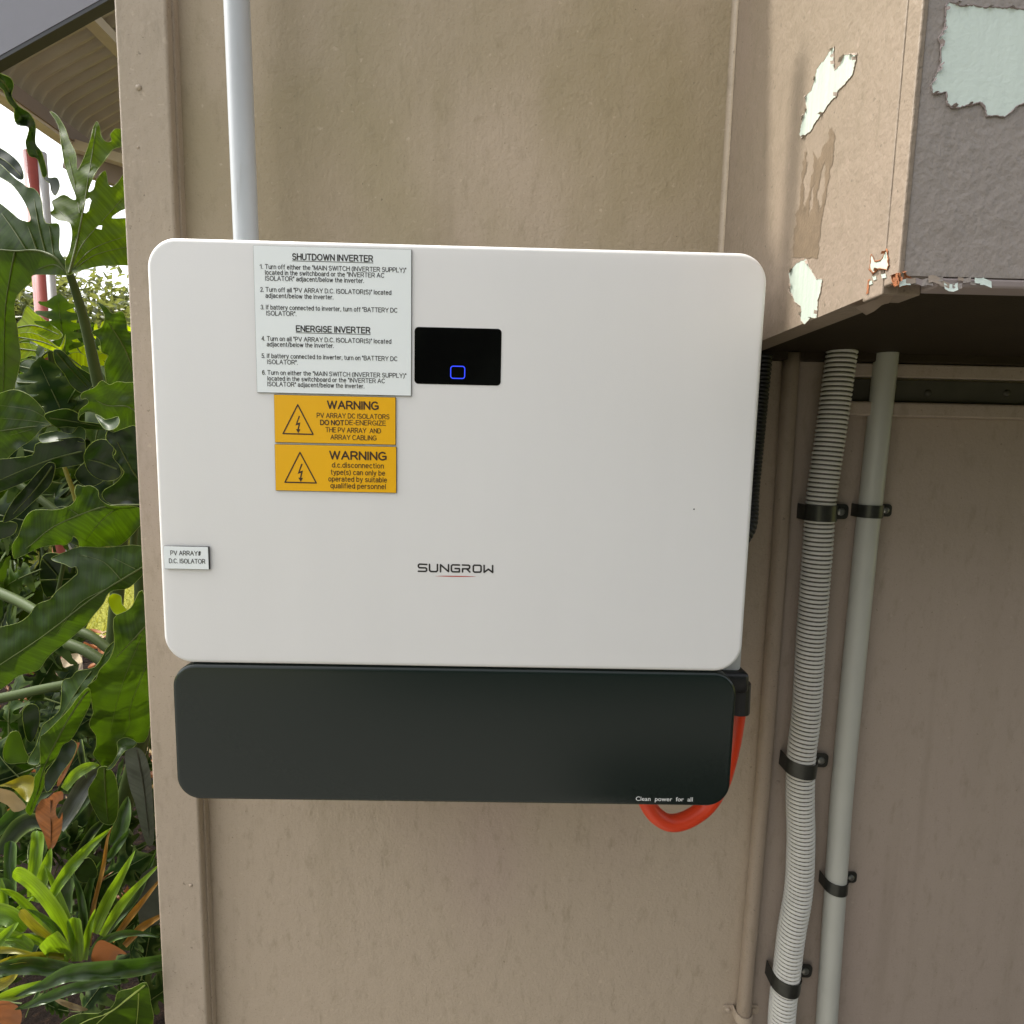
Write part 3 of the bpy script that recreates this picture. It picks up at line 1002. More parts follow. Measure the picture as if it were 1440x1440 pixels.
def sign_plate(name, label, pxs, mat, th=0.0016, sub=True):
    P = [at(px, py, YF) for px, py in pxs]
    x0 = (P[0][0] + P[3][0]) / 2
    x1 = (P[1][0] + P[2][0]) / 2
    z1 = (P[0][2] + P[1][2]) / 2
    z0 = (P[2][2] + P[3][2]) / 2
    t = thing(name, label, 'sign', ((x0 + x1) / 2, YF, z0))
    box('plate', x0, x1, YF - th, YF - 0.0001, z0, z1, M['signcore'], t, 0.0003, 1)
    box('face', x0 + 0.0004, x1 - 0.0004, YF - th - 0.0002, YF - th + 0.0001, z0 + 0.0004, z1 - 0.0004, mat, t)
    return t, YF - th - 0.00035


t, ys = sign_plate('instruction_sign', 'white instruction sign headed SHUTDOWN INVERTER, stuck on the top left of the white panel', [(356, 346), (579, 351), (579, 558), (363, 551.5)], M['sign'])
for s_, u0, u1, v in (('SHUTDOWN INVERTER', 268, 700, 132), ('ENERGISE INVERTER', 288, 686, 515)):
    ho = obj('heading', *engrave(s_, c6(u0 + 3, v), c6(u1 - 3, v)[0], 28 / 3.789, ys, 0.20, 0.26), M['ink'], t)
    p, q = at(*c6(u0, v + 9), ys), at(*c6(u1, v + 9), ys)
    obj('underline', [(p[0], ys, p[2]), (q[0], ys, p[2]), (q[0], ys, p[2] + 0.0006), (p[0], ys, p[2] + 0.0006)], [(0, 1, 2, 3)], M['ink'], ho)
for n_, s_, u0, u1, v in (('1.', 'Turn off either the "MAIN SWITCH (INVERTER SUPPLY)"', 125, 875, 181),
                      (97, 'located in the switchboard or the "INVERTER AC', 125, 758, 212), (0, 'ISOLATOR" adjacent/below the inverter.', 126, 650, 243),
                      ('2.', 'Turn off all "PV ARRAY D.C. ISOLATOR(S)" located', 128, 795, 303), (97, 'adjacent/below the inverter.', 128, 487, 335),
                      ('3.', 'If battery connected to inverter, turn off "BATTERY DC', 130, 828, 397), (0, 'ISOLATOR".', 132, 290, 429),
                      ('4.', 'Turn on all "PV ARRAY D.C. ISOLATOR(S)" located', 135, 795, 564), (0, 'adjacent/below the inverter.', 135, 490, 594),
                      ('5.', 'If battery connected to inverter, turn on "BATTERY DC', 135, 828, 656), (0, 'ISOLATOR".', 137, 297, 688),
                      ('6.', 'Turn on either the "MAIN SWITCH (INVERTER SUPPLY)"', 138, 875, 745),
                      (0, 'located in the switchboard or the "INVERTER AC', 138, 762, 776), (0, 'ISOLATOR" adjacent/below the inverter.', 138, 652, 806)):
    g = [engrave(s_, c6(u0, v), c6(u1, v)[0], 21 / 3.789, ys)]
    if isinstance(n_, str):
        g.append(engrave(n_, c6(u0 - 28, v), c6(u0 - 12, v)[0], 21 / 3.789, ys))
    obj('text_line', *merge(*g), M['ink'], t)


def warn(label, corners, rows, tri, bolt):
    t, ys = sign_plate('warning_sign', label, corners, M['yellow'])
    t['group'] = 'yellow warning signs'
    for s_, u0, u1, v, cap, bo in rows:
        obj('text_line', *engrave(s_, c6(u0, v), c6(u1, v)[0], cap / 3.789 * 0.93, ys, 0.135 + bo * 4), M['inkb'], t)
    T = [at(*c6(*p), ys)[[0, 2]] for p in tri]
    d = []
    obj('triangle', *strokes([[tuple(p) for p in T] + [tuple(T[0])]], 0.0014, ys), M['inkb'], t)
    cx, cy = (tri[0][0] + tri[1][0] + tri[2][0]) / 3, (tri[0][1] + tri[1][1] + tri[2][1]) / 3
    k = bolt
    B = [(4, -44), (-14, 2), (-2, -2), (-12, 30), (10, -14), (-2, -10), (10, -42)]
    H = [(-16, 24), (0, 26), (4, 22), (-6, 50)]
    B = [(5, -52), (-16, 8), (4, 2), (-4, 34), (5, 34), (15, -12), (-4, -6), (13, -50)]
    H = [(-12, 30), (15, 32), (2, 56)]
    gs = []
    for Q in (B, H):
        P = [at(*c6(cx + a * k, cy + c * k), ys - (0.00005 if Q is H else 0)) for a, c in Q]
        vv, ff = fill([(p[0], p[2]) for p in P])
        gs.append(([(a, P[0][1], c) for a, c in vv], ff))
    obj('lightning_bolt', *merge(*gs), M['inkb'], t)


warn('upper yellow WARNING sign about PV array DC isolators, below the white instruction sign', [(386, 555), (557, 558.5), (557, 625.5), (387, 622.5)],
     [('WARNING', 458, 726, 925, 40, 0.02), ('PV ARRAY DC ISOLATORS', 401, 785, 974, 25, 0.004), ('DO NOT', 420, 543, 1012, 25, 0.022), ('DE-ENERGIZE', 552, 766, 1012, 25, 0.004),
      ('THE PV ARRAY  AND', 448, 740, 1051, 25, 0.004), ('ARRAY CABLING', 474, 716, 1090, 25, 0.004)], [(298, 906), (220, 1060), (380, 1064)], 0.86)
warn('lower yellow WARNING sign about d.c. disconnection and qualified personnel', [(387, 624.5), (558, 627.8), (558, 693), (388, 690)],
     [('WARNING', 470, 768, 1194, 42, 0.02), ('d.c.disconnection', 482, 755, 1239, 27, 0.004), ('type(s) can only be', 476, 762, 1277, 27, 0.004),
      ('operated by suitable', 463, 772, 1313, 27, 0.004), ('qualified personnel', 474, 766, 1349, 27, 0.004)], [(310, 1160), (230, 1319), (397, 1323)], 0.9)
t, ys = sign_plate('name_plate', 'small white PV ARRAY D.C. ISOLATOR plate on the lower left of the white panel', [(231, 766.5), (294.5, 768.5), (296.5, 801), (234, 798.5)], M['sign'], th=0.003)
c62 = lambda u, v: (180 + u / 6.544, 740 + v / 6.544)
obj('text_line', *engrave('PV ARRAY#', c62(393, 264), c62(668, 264)[0], 6.0, ys), M['ink'], t)
obj('text_line', *engrave('D.C. ISOLATOR', c62(380, 337), c62(708, 337)[0], 6.0, ys), M['ink'], t)

# ------------------------------------------------------------------ conduits
wc = thing('white_conduit', 'white plastic conduit pipe running down the wall into the top of the inverter', 'conduit', (0.04, -0.06, Z0 + 0.46))
pr, py_ = 0.0155, -0.07
p1, p2 = at(333, 0, py_), at(346.5, 330, py_)
dx = (p1[0] - p2[0])
pipe = [(p2[0], py_, Z0 + 0.40), (p2[0], py_, Z0 + 0.47), (p1[0], py_, p1[2]), (p1[0] + dx * 2, py_, HT)]
obj('pipe', *tube_geo(pipe, pr, 28), M['pvc'], wc, smooth=True)
obj('scuff_marks', *merge(*[tube_geo([at(px, py, py_ - pr - 0.0001) for px, py in ln], 0.00018, 4, False) for ln in
                            ([(338, 230), (337.5, 262), (336, 290)], [(334, 60), (335, 82)], [(351, 15), (352, 24)], [(333, 255), (334, 296)])]), M['body'], wc)


def corrugated(path, r, pitch, depth, seg=18):
    P = [np.array(p, float) for p in catmull(path, 30)]
    s = [0]
    for i in range(1, len(P)):
        s.append(s[-1] + np.linalg.norm(P[i] - P[i - 1]))
    s = np.array(s)
    A = np.array(P)
    ctr, rad = [], []
    prof = ((0.0, 0), (0.10, 0.9), (0.22, 1.0), (0.44, 1.0), (0.64, 0.9), (0.74, 0))
    for k in range(int(s[-1] / pitch)):
        for q, h in prof:
            d = (k + q) * pitch
            ctr.append([np.interp(d, s, A[:, j]) for j in range(3)])
            rad.append(r - depth * (1 - h))
    return tube_geo(ctr, rad, seg)


fx = [(1192, 440), (1184, 493), (1170, 596), (1155, 700), (1149, 780), (1140, 900), (1134, 1000), (1127, 1060), (1125, 1120), (1126, 1180), (1123, 1250), (1113, 1310), (1107, 1360), (1100, 1420), (1096, 1500), (1092, 1600)]
rf = 0.0208
yf = -0.026
fc = thing('corrugated_conduit', 'grey corrugated flexible conduit wavering down the wall in black clips', 'conduit', tuple(at(1096, 1500, yf)))
fpath = [at(px, py, yf) for px, py in fx]
fpath.append(np.array([fpath[-1][0], yf, 0.02]))
obj('corrugated_tube', *corrugated(fpath, rf, 0.0066, 0.0040, 20), M['flex'], fc, smooth=True)
obj('conduit_core', *tube_geo(catmull(fpath, 12), rf - 0.0022, 18), M['grooveshade'], fc, smooth=True)
# a second one, mostly hidden behind the inverter's right edge
f2 = thing('corrugated_conduit', 'dark corrugated conduit half hidden behind the right edge of the inverter', 'conduit', tuple(at(1064, 720, -0.05)))
p2_ = [at(1073, 500, -0.04), at(1067, 560, -0.045), at(1061, 620, -0.06), at(1054, 690, -0.08), at(1050, 740, -0.10), at(1030, 770, -0.11)]
obj('corrugated_tube', *corrugated(p2_, 0.013, 0.0058, 0.002, 14), M['black'], f2, smooth=True)

gx = [(1250, 470), (1247, 493), (1225, 700), (1216, 780), (1187, 1080), (1178, 1200), (1162, 1440), (1150, 1620)]
rg = 0.0158
yg = -0.018
gc = thing('grey_pipe', 'straight smooth grey conduit pipe right of the corrugated conduit', 'conduit', tuple(at(1162, 1440, yg)))
gpath = [at(px, py, yg) for px, py in gx]
gpath.append(np.array([gpath[-1][0], yg, 0.02]))
obj('pipe', *tube_geo(catmull(gpath, 6), rg, 24), M['pvcg'], gc, smooth=True)

pc = thing('painted_pipe', 'thin tan painted pipe running down the wall left of the corrugated conduit', 'pipe', tuple(at(1045, 1440, -0.013)))
pp = [at(px, py, -0.0125) for px, py in [(1112, 520), (1096, 780), (1073, 1100), (1046, 1420), (1032, 1600)]]
pp = [np.array([pp[0][0], -0.0125, zb + 0.01])] + pp + [np.array([pp[-1][0], -0.0125, 0.02])]
obj('pipe', *tube_geo(pp, 0.0118, 18), M['pipepaint'], pc, smooth=True)


# ------------------------------------------------------------------ saddle clips
def clip_parts(t, r, w, tab, mat, left_tab=False):
    """half-round strap over a pipe whose axis is the local origin; the wall lies at local y = +r"""
    V, F = [], []
    n_ = 16
    ro = r + 0.0016
    for zz in (-w / 2, w / 2):
        for rad in (r + 0.0003, ro):
            for k in range(n_ + 1):
                a = math.pi * k / n_
                V.append((rad * math.cos(a), -rad * math.sin(a) , zz))
    m_ = n_ + 1
    for k in range(n_):
        F += [(k, k + 1, m_ + k + 1, m_ + k), (2 * m_ + k, 3 * m_ + k, 3 * m_ + k + 1, 2 * m_ + k + 1),
              (m_ + k, m_ + k + 1, 3 * m_ + k + 1, 3 * m_ + k), (k, 2 * m_ + k, 2 * m_ + k + 1, k + 1)]
    F += [(0, m_, 3 * m_, 2 * m_), (n_, 2 * m_ + n_, 3 * m_ + n_, m_ + n_)]
    bm = bmesh.new()
    vs = [bm.verts.new(v) for v in V]
    for f in F:
        bm.faces.new([vs[i] for i in f])
    for sx in (1, -1):
        x0, x1 = sorted((sx * (r + 0.0004), sx * (ro)))
        box_bm(x0, x1, 0.0002, r + 0.001, -w / 2, w / 2, 0, 1, bm)
    bobj('band', bm, mat, t, local=True, auto=35)
    for sx in ((1, -1) if left_tab else (1,)):
        V, F = [], []
        out = []
        rc = w * 0.28
        for sz in (-1, 1):
            for k in range(5):
                a = (-90 + 22.5 * k if sz < 0 else 22.5 * k) * math.pi / 180
                out.append((sx * (ro + tab - rc + rc * math.cos(a)), sz * (w / 2 - rc) + rc * math.sin(a)))
        out = [(sx * (ro + 0.0001), -w / 2)] + out + [(sx * (ro + 0.0001), w / 2)]
        nn = len(out)
        yt = r - 0.0022
        V = [(x, yt, z) for x, z in out] + [(x, yt + 0.0018, z) for x, z in out]
        F = [tuple(range(nn)), tuple(range(nn, 2 * nn))[::-1]] + [(k, (k + 1) % nn, nn + (k + 1) % nn, nn + k) for k in range(nn)]
        bm = bmesh.new()
        vs = [bm.verts.new(v) for v in V]
        for f in F:
            bm.faces.new([vs[i] for i in f])
        bmesh.ops.recalc_face_normals(bm, faces=bm.faces)
        bobj('tab', bm, mat, t, local=True)
        V, F = tube_geo([(sx * (ro + tab - w / 2), yt + 0.0002, 0), (sx * (ro + tab - w / 2), yt - 0.0015, 0), (sx * (ro + tab - w / 2), yt - 0.0028, 0)], [w * 0.26, w * 0.26, w * 0.13], 10)
        obj('screw', V, F, M['screwm'] if mat is M['clip'] else mat, t, local=True)


def copy_tree(o):
    c = o.copy()
    COL.objects.link(c)
    for ch in list(o.children):
        k = ch.copy()
        COL.objects.link(k)
        k.parent = c
    return c


def snap(path, z):
    A = np.array(path)
    i = np.argsort(A[:, 2])
    return np.interp(z, A[i, 2], A[i, 0])


fp = catmull(fpath, 20)
gp = catmull(gpath, 20)
GR = 'black saddle clips on the conduits'
proto = None
for py, lb, ang in ((720, 'top black clip on the corrugated conduit, level with the small clip beside it', 0), (1076, 'middle black clip on the corrugated conduit, beside the bottom of the inverter', 3), (1378, 'lowest black clip on the corrugated conduit near the bottom of the wall', 4)):
    z = at(1120, py, yf)[2]
    loc = (snap(fp, z), yf, z)
    if proto is None:
        o = proto = thing('saddle_clip', lb, 'clip', loc, GR)
        clip_parts(o, rf + 0.0004, 0.023, 0.031, M['clip'])
    else:
        o = copy_tree(proto)
        o['label'] = lb
        o.location = loc
    o.rotation_euler[1] = math.radians(ang)
proto = None
for py, lb in ((718, 'upper small black clip on the smooth grey pipe'), (1243, 'lower small black clip on the smooth grey pipe')):
    z = at(1200, py, yg)[2]
    loc = (snap(gp, z), yg, z)
    if proto is None:
        o = proto = thing('saddle_clip', lb, 'clip', loc, GR)
        clip_parts(o, rg + 0.0004, 0.019, 0.025, M['clip'])
    else:
        o = copy_tree(proto)
        o['label'] = lb
        o.location = loc
z = at(1040, 1428, -0.0125)[2]
o = thing('saddle_clip', 'tan painted clip holding the thin painted pipe to the wall at the bottom', 'clip', (snap(pp, z), -0.0125, z))
clip_parts(o, 0.0122, 0.016, 0.016, M['trim'], True)

# ------------------------------------------------------------------ veranda roof, upper left
CZ = CAM[2]
vr = thing('veranda_roof', 'corrugated veranda roof seen from below with a grey blue barge board, upper left', 'roof', (-0.9, 1.2, CZ + 1.2))
prof = [(-1.375, 1.15), (-1.37, 1.19), (-1.352, 1.235), (-1.325, 1.268), (-1.28, 1.296), (-1.20, 1.340), (-1.05, 1.418), (-0.80, 1.545), (-0.5, 1.695), (-0.165, 1.86)]
prof = catmull([(a, 0, c) for a, c in prof], 4)
yb0, yb1 = 0.705, 3.0
V, F = [], []
ny = int((yb1 - yb0) / 0.046 * 8)
for j in range(ny + 1):
    y = yb0 + (yb1 - yb0) * j / ny
    h = 0.0095 * math.cos(2 * math.pi * (y - yb0) / 0.046)
    for i, p in enumerate(prof):
        t = np.array(prof[min(i + 1, len(prof) - 1)]) - np.array(prof[max(i - 1, 0)])
        t /= np.linalg.norm(t)
        V.append((p[0] - t[2] * h, y, CZ + p[2] + t[0] * h))
npf = len(prof)
for j in range(ny):
    for i in range(npf - 1):
        F.append((j * npf + i, j * npf + i + 1, (j + 1) * npf + i + 1, (j + 1) * npf + i))
obj('roof_sheet', V, F, M['roof'], vr, smooth=True)


def bar(name, a, c, w, h, mat, parent, roll=0):
    a, c = np.array(a, float), np.array(c, float)
    d = (c - a) / np.linalg.norm(c - a)
    up = np.array([0, 0, 1.0])
    s = np.cross(d, up)
    s /= np.linalg.norm(s)
    u = np.cross(s, d)
    V = []
    for p in (a, c):
        for sx, sz in ((-1, -1), (1, -1), (1, 1), (-1, 1)):
            V.append(p + s * sx * w / 2 + u * sz * h / 2)
    return obj(name, V, [(0, 1, 2, 3), (7, 6, 5, 4), (0, 4, 5, 1), (1, 5, 6, 2), (2, 6, 7, 3), (3, 7, 4, 0)], mat, parent)


yb = 0.70
a1, a2 = at(0, 42, yb), at(75, 0, yb)
d = (a2 - a1) / np.linalg.norm(a2 - a1)
bar('barge_board', a1 - d * 0.45, a2 + d * 0.75, 0.02, 0.118, M['barge'], vr)
n_ = np.array([-d[2], 0, d[0]])
bar('barge_underside', a1 - d * 0.45 - n_ * 0.062 + np.array([0, 0.005, 0]), a2 + d * 0.75 - n_ * 0.062 + np.array([0, 0.005, 0]), 0.028, 0.012, M['black'], vr)  # black strip paints the shaded underside of the barge board
bar('purlin', (-1.04, 0.72, CZ + 1.395), (-1.04, 2.98, CZ + 1.395), 0.05, 0.035, M['timber'], vr)
bar('eave_beam', (-1.345, 0.72, CZ + 1.15), (-1.345, 2.98, CZ + 1.15), 0.05, 0.045, M['timber'], vr)
bar('eave_board', (-1.322, 0.72, CZ + 1.165), (-1.322, 2.98, CZ + 1.165), 0.018, 0.05, M['brownboard'], vr)
p, q = at(98, 203, 1.55), at(180, 228, 1.55)
bar('cross_beam', p, q + (q - p) * 0.6, 0.05, 0.035, M['timber'], vr)
p, q = at(98, 222, 1.62), at(180, 248, 1.62)
bar('wall_plate', p, q + (q - p) * 0.6, 0.05, 0.10, M['brownboard'], vr)

po = thing('veranda_post', 'red post with a pale right side under the veranda roof eave', 'post', tuple(atz(78, 560, 0.0)))
pt, pb = at(46, 215, 1.17), at(64.5, 470, 1.17)
e = (pb - pt) / (pb[2] - pt[2])
w_ = 0.030
b0 = pt + e * (0.0 - pt[2])
po.location = Vector(b0)
V, F = tube_geo([pt, b0], 0.026, 20)
obj('red_pipe', V, F, M['red'], po, smooth=True)
V, F = tube_geo([pt + np.array([0.033, -0.004, 0]), b0 + np.array([0.033, -0.004, 0])], 0.013, 12)
obj('pale_side', V, F, M['palepost'], po, smooth=True)  # pale tone along the right side of the post


# ------------------------------------------------------------------ traced leaves
def set_grain(me, vals):
    a = me.attributes.new('grain', 'FLOAT_VECTOR', 'POINT')
    a.data.foreach_set('vector', [float(x) for v in vals for x in v])


def along(p, line):
    A = np.asarray(line, float)
    d = A[1:] - A[:-1]
    L_ = np.sqrt((d * d).sum(1))
    q = np.asarray(p, float) - A[:-1]
    t = np.clip((q * d).sum(1) / (L_ ** 2 + 1e-12), 0, 1)
    e = np.sqrt(((q - d * t[:, None]) ** 2).sum(1))
    i = int(e.argmin())
    return L_[:i].sum() + t[i] * L_[i], e[i]


def set_edge_attr(me, vals):
    a = me.attributes.new('edge', 'FLOAT', 'POINT')
    a.data.foreach_set('value', [float(v) for v in vals])


def leaf(parent, out, y, gx=0.0, gy=-0.05, cup=0.02, curl=0.012, wave=0.006, veins=(), mat='leaf', vmat='vein', holes=(), grid=6.0, seed=0, label=None, smooth=3, vw=1.3, name='leaf'):
    """a leaf blade with its own depth and curvature. out: blade outline in photo pixels; y: depth of its middle;
    gx, gy: tilt (metres per 100 px); cup: trough along the midrib; curl: turned-up margin; wave: ruffle"""
    O = [tuple(p) for p in catmull(out, smooth, True)]
    rnd = random.Random(seed)
    cx = sum(p[0] for p in out) / len(out)
    cy = sum(p[1] for p in out) / len(out)
    mid = veins[0] if veins else None

    def depth(px, py, de):
        d = y + gx * (px - cx) / 100 + gy * (py - cy) / 100
        if mid is not None:
            dm = edge_dist((px, py), mid, False)
            d += cup * ((dm + 2) / 40) ** 1.3 - cup
        d -= 0.7 * curl * math.exp(-(de / 7.0) ** 1.2)
        d += 0.5 * wave * noise.noise(Vector((px / 17 + seed * 3.1, py / 17, seed)))
        d += wave * 0.3 * math.exp(-de / 9) * math.sin((px - py) / 8 + seed)
        return d
    v, f = fill(O, holes, grid)
    allp = [O] + list(holes)
    de = [min(edge_dist(p, q) for q in allp) for p in v]
    V = [at(p[0], p[1], depth(p[0], p[1], e_)) for p, e_ in zip(v, de)]
    o = obj(name, V, f, M[mat], parent, smooth=True)
    if mid is not None:
        gv = []
        for p in v:
            a_, dm = along(p, mid)
            gv.append(((a_ + 0.75 * dm) / 4.0, dm / 70 + seed, seed * 1.7))
        set_grain(o.data, gv)
    if label:
        o['label'] = label
    mg = []
    for q in allp:
        C = [at(p[0], p[1], depth(p[0], p[1], 0.0) - 0.0003) for p in list(q) + [q[0]]]
        mg.append(tube_geo(C, [0.45 * (0.5 + 1.3 * abs(noise.noise(Vector((p[0] / 14, p[1] / 14, seed))))) / FPX * (y - CAM[1]) for p in list(q) + [q[0]]], 5, False))
    if mat not in ('dead', 'deadb', 'deadt', 'strapyel', 'strapgrey'):
        obj('leaf_margin', *merge(*mg), M['margin'], o, smooth=True)
    gs = []
    for k, ln in enumerate(veins):
        P = catmull(ln, 5)
        w0 = vw if k == 0 else vw * 0.5
        C = [at(p[0], p[1], depth(p[0], p[1], 40) - 0.0018) for p in P]
        R = [w0 * (1.0 - 0.7 * i / len(P)) / FPX * (y - CAM[1]) for i in range(len(P))]
        gs.append(tube_geo(C, R, 6, False))
    if gs:
        vo = obj('midrib', *merge(*gs), M[vmat], o, smooth=True)
    return o


def stalk(parent, pts, ys, w, mat='stalk', name='leaf_stalk'):
    P = catmull([at(p[0], p[1], yy) for p, yy in zip(pts, np.linspace(ys[0], ys[1], len(pts)))], 6)
    R = [np.interp(i / (len(P) - 1), np.linspace(0, 1, len(w)), w) / 2 / FPX * (p[1] - CAM[1]) for i, p in enumerate(P)]
    return obj(name, *tube_geo(P, R, 12), M[mat], parent, smooth=True)


def ground_under(px, y, py=1000):
    p = at(px, py, y)
    return (p[0], y, 0.02)


# top plant ------------------------------------------------------------
g1 = ground_under(60, 0.55)
ph1 = thing('philodendron', 'tall philodendron with deeply lobed leaves against the white sky, top left', 'plant', g1, 'philodendrons by the wall corner')
leaf(ph1, [(95, 386), (92, 368), (96, 358), (99, 348), (101.5, 330), (99, 315), (92, 311), (81, 309), (71, 300), (76, 294), (73, 284), (78, 280), (90, 274), (103, 281), (107, 277), (98, 253), (91, 230), (86, 202), (82, 176), (70, 157), (81, 163), (92, 181), (98, 198), (107, 217), (109, 239), (120, 217), (128, 193), (131, 180), (136, 171), (140, 178), (142, 190), (147, 198), (153, 200), (157, 197), (155, 190), (159, 184), (165, 181), (182, 186), (172, 205), (159, 210), (150, 222), (137, 239), (128, 256), (124, 270), (132, 266), (136, 252), (148, 240), (152, 258), (158, 263), (166, 256), (180, 240), (190, 270), (185, 290), (170, 296), (157, 307), (186, 310), (195, 345), (192, 372), (176, 373), (153, 373), (130, 376), (106, 383)],
     0.30, 0.03, -0.06, 0.015, 0.004, 0.010, veins=[[(97, 384), (108, 340), (118, 290), (126, 240), (135, 180)], [(98, 383), (115, 345), (140, 315), (176, 275)], [(100, 382), (130, 350), (185, 330)], [(101, 382), (135, 358), (190, 345)], [(112, 300), (105, 260), (92, 205), (76, 165)], [(108, 340), (98, 312), (76, 290)]],
     holes=[[(116, 299), (117, 290), (121, 280), (126, 278), (129, 282), (127, 288), (125, 297), (121, 300)], [(133, 321), (138, 317), (144, 317), (143, 323)]], seed=1, mat='leafmid')
leaf(ph1, [(94, 386), (87, 387), (66, 386), (46, 387), (44, 396), (36, 404), (24, 416), (20, 433), (22, 450), (24, 460), (28, 490), (29, 503), (24, 530), (18, 550), (10, 560), (-5, 562), (-30, 560), (-40, 480), (-45, 400), (-40, 330), (-20, 275), (0, 286), (15, 298), (27, 308), (40, 312), (43, 305), (35, 285), (20, 263), (5, 252), (-15, 240), (-10, 225), (5, 235), (20, 250), (32, 258), (38, 263), (47, 265), (54, 272), (59, 285), (60, 300), (65, 314), (80, 314), (84, 322), (83, 350), (89, 362), (95, 372)],
     0.26, -0.03, 0.03, 0.02, 0.006, 0.010, veins=[[(97, 386), (82, 366), (65, 356), (45, 352), (20, 353), (-20, 349)], [(21, 354), (15, 385), (8, 430), (6, 480), (5, 552)], [(37, 352), (20, 325), (2, 300)], [(52, 353), (42, 325), (34, 308)], [(64, 356), (55, 320), (48, 280)], [(76, 361), (72, 335), (69, 318)], [(90, 380), (75, 372), (50, 380)]], seed=2, mat='leaf', vw=2.3)
leaf(ph1, [(-15, 95), (0, 103), (15, 110), (19, 121), (16, 133), (20, 141), (27, 150), (41, 159), (49, 172), (50, 184), (50, 202), (58, 213), (64, 233), (66, 245), (60, 248), (53, 224), (41, 219), (36, 201), (38, 193), (40, 179), (24, 175), (20, 162), (20, 153), (11, 143), (6, 130), (0, 123), (-15, 112)],
     0.22, 0.04, 0.08, 0.03, 0.014, 0.02, veins=[[(-10, 103), (8, 120), (20, 148), (36, 170), (44, 190), (55, 225)]], seed=3, mat='leafdark', grid=4)
leaf(ph1, [(-20, 200), (0, 208), (20, 222), (30, 235), (33, 250), (26, 252), (10, 240), (-20, 225)], 0.4, 0, -0.04, 0.01, 0.0, 0.006, veins=[[(-18, 212), (10, 228), (30, 248)]], seed=4, mat='leafdark', grid=4)
leaf(ph1, [(60, 240), (68, 250), (80, 250), (84, 262), (78, 275), (72, 268), (70, 258), (62, 252)], 0.42, 0, -0.04, 0.01, 0.0, 0.004, seed=5, mat='leafdark', grid=4)
stalk(ph1, [(97, 382), (108, 415), (122, 465), (135, 525), (148, 575), (165, 640), (170, 760), (150, 1000), (140, 1150)], (0.28, 0.45), [9, 11, 13, 15, 16, 17, 18, 18])

# middle plant -----------------------------------------------------------
ph2 = thing('philodendron', 'dark glossy philodendron with broad wavy leaves hugging the wall corner at mid height', 'plant', ground_under(140, 0.42), 'philodendrons by the wall corner')
leaf(ph2, [(129, 467), (143, 460), (147, 443), (137, 425), (150, 432), (158, 441), (172, 438), (178, 452), (180, 466), (195, 480), (198, 560), (190, 610), (160, 598), (155, 570), (150, 540), (147, 512), (152, 500), (143, 495), (140, 478)],
     0.24, 0.02, 0.03, 0.02, 0.012, 0.014, veins=[[(195, 540), (175, 490), (150, 450)]], seed=6, mat='leaf', grid=5)
leaf(ph2, [(143, 535), (154, 541), (164, 537), (176, 538), (200, 545), (205, 615), (176, 618), (160, 606), (147, 600), (137, 583), (124, 579), (113, 584), (110, 591), (112, 577), (124, 567), (122, 561), (114, 561), (116, 552), (133, 545)],
     0.17, -0.05, 0.07, 0.02, 0.016, 0.012, veins=[[(205, 590), (180, 572), (150, 570), (125, 556)]], seed=7, mat='leaf', grid=5)
leaf(ph2, [(134, 583), (142, 586), (148, 590), (158, 588), (166, 586), (168, 594), (163, 602), (153, 605), (146, 602), (140, 594)], 0.11, 0.0, -0.12, 0.01, 0.012, 0.006, seed=8, mat='leaf', grid=4)
leaf(ph2, [(153, 604), (160, 608), (200, 605), (212, 715), (190, 714), (156, 709), (144, 698), (147, 689), (162, 680), (174, 666), (172, 660), (168, 654), (159, 643), (163, 634), (149, 617)],
     0.14, -0.02, 0.05, 0.02, 0.014, 0.012, veins=[[(206, 690), (185, 660), (165, 622)]], seed=9, mat='leafdark', grid=5)
leaf(ph2, [(191, 712), (156, 711), (140, 701), (138, 690), (128, 683), (117, 684), (108, 682), (105, 692), (107, 700), (100, 710), (80, 717), (50, 717), (37, 726), (30, 741), (26, 753), (17, 767), (19, 784), (24, 785), (45, 775), (60, 769), (82, 766), (90, 767), (100, 761), (103, 754), (110, 760), (113, 770), (130, 771), (150, 768), (170, 766), (192, 745), (205, 725)],
     0.10, 0.02, 0.03, 0.022, 0.010, 0.010, veins=[[(205, 710), (156, 711), (120, 721), (75, 741), (45, 765), (24, 781)], [(165, 713), (140, 735), (120, 760)], [(110, 724), (90, 712), (70, 718)]], seed=10, mat='leaf')
leaf(ph2, [(-20, 560), (0, 553), (20, 548), (40, 555), (58, 572), (68, 590), (75, 597), (60, 602), (45, 618), (30, 628), (15, 640), (0, 655), (-20, 660)],
     0.30, -0.02, 0.035, 0.01, 0.008, 0.014, veins=[[(74, 598), (45, 600), (0, 606)], [(74, 597), (45, 592), (0, 588)], [(72, 594), (45, 577), (0, 570)], [(70, 600), (45, 604), (15, 612)]], seed=11, mat='leaf')
leaf(ph2, [(45, 640), (50, 625), (70, 620), (105, 615), (118, 618), (120, 630), (118, 650), (105, 655), (75, 660), (30, 680), (0, 692), (-20, 700), (-20, 652), (10, 645)],
     0.28, 0.0, 0.10, 0.02, 0.008, 0.01, veins=[[(118, 634), (75, 645), (30, 662), (-15, 682)]], seed=12, mat='leafdark')
leaf(ph2, [(62, 655), (72, 650), (78, 656), (72, 680), (58, 695), (40, 712), (22, 728), (5, 735), (8, 722), (20, 702), (35, 685)],
     0.30, 0.04, 0.10, 0.02, 0.008, 0.01, veins=[[(74, 655), (50, 688), (10, 732)]], seed=13, mat='leafdark', grid=5)
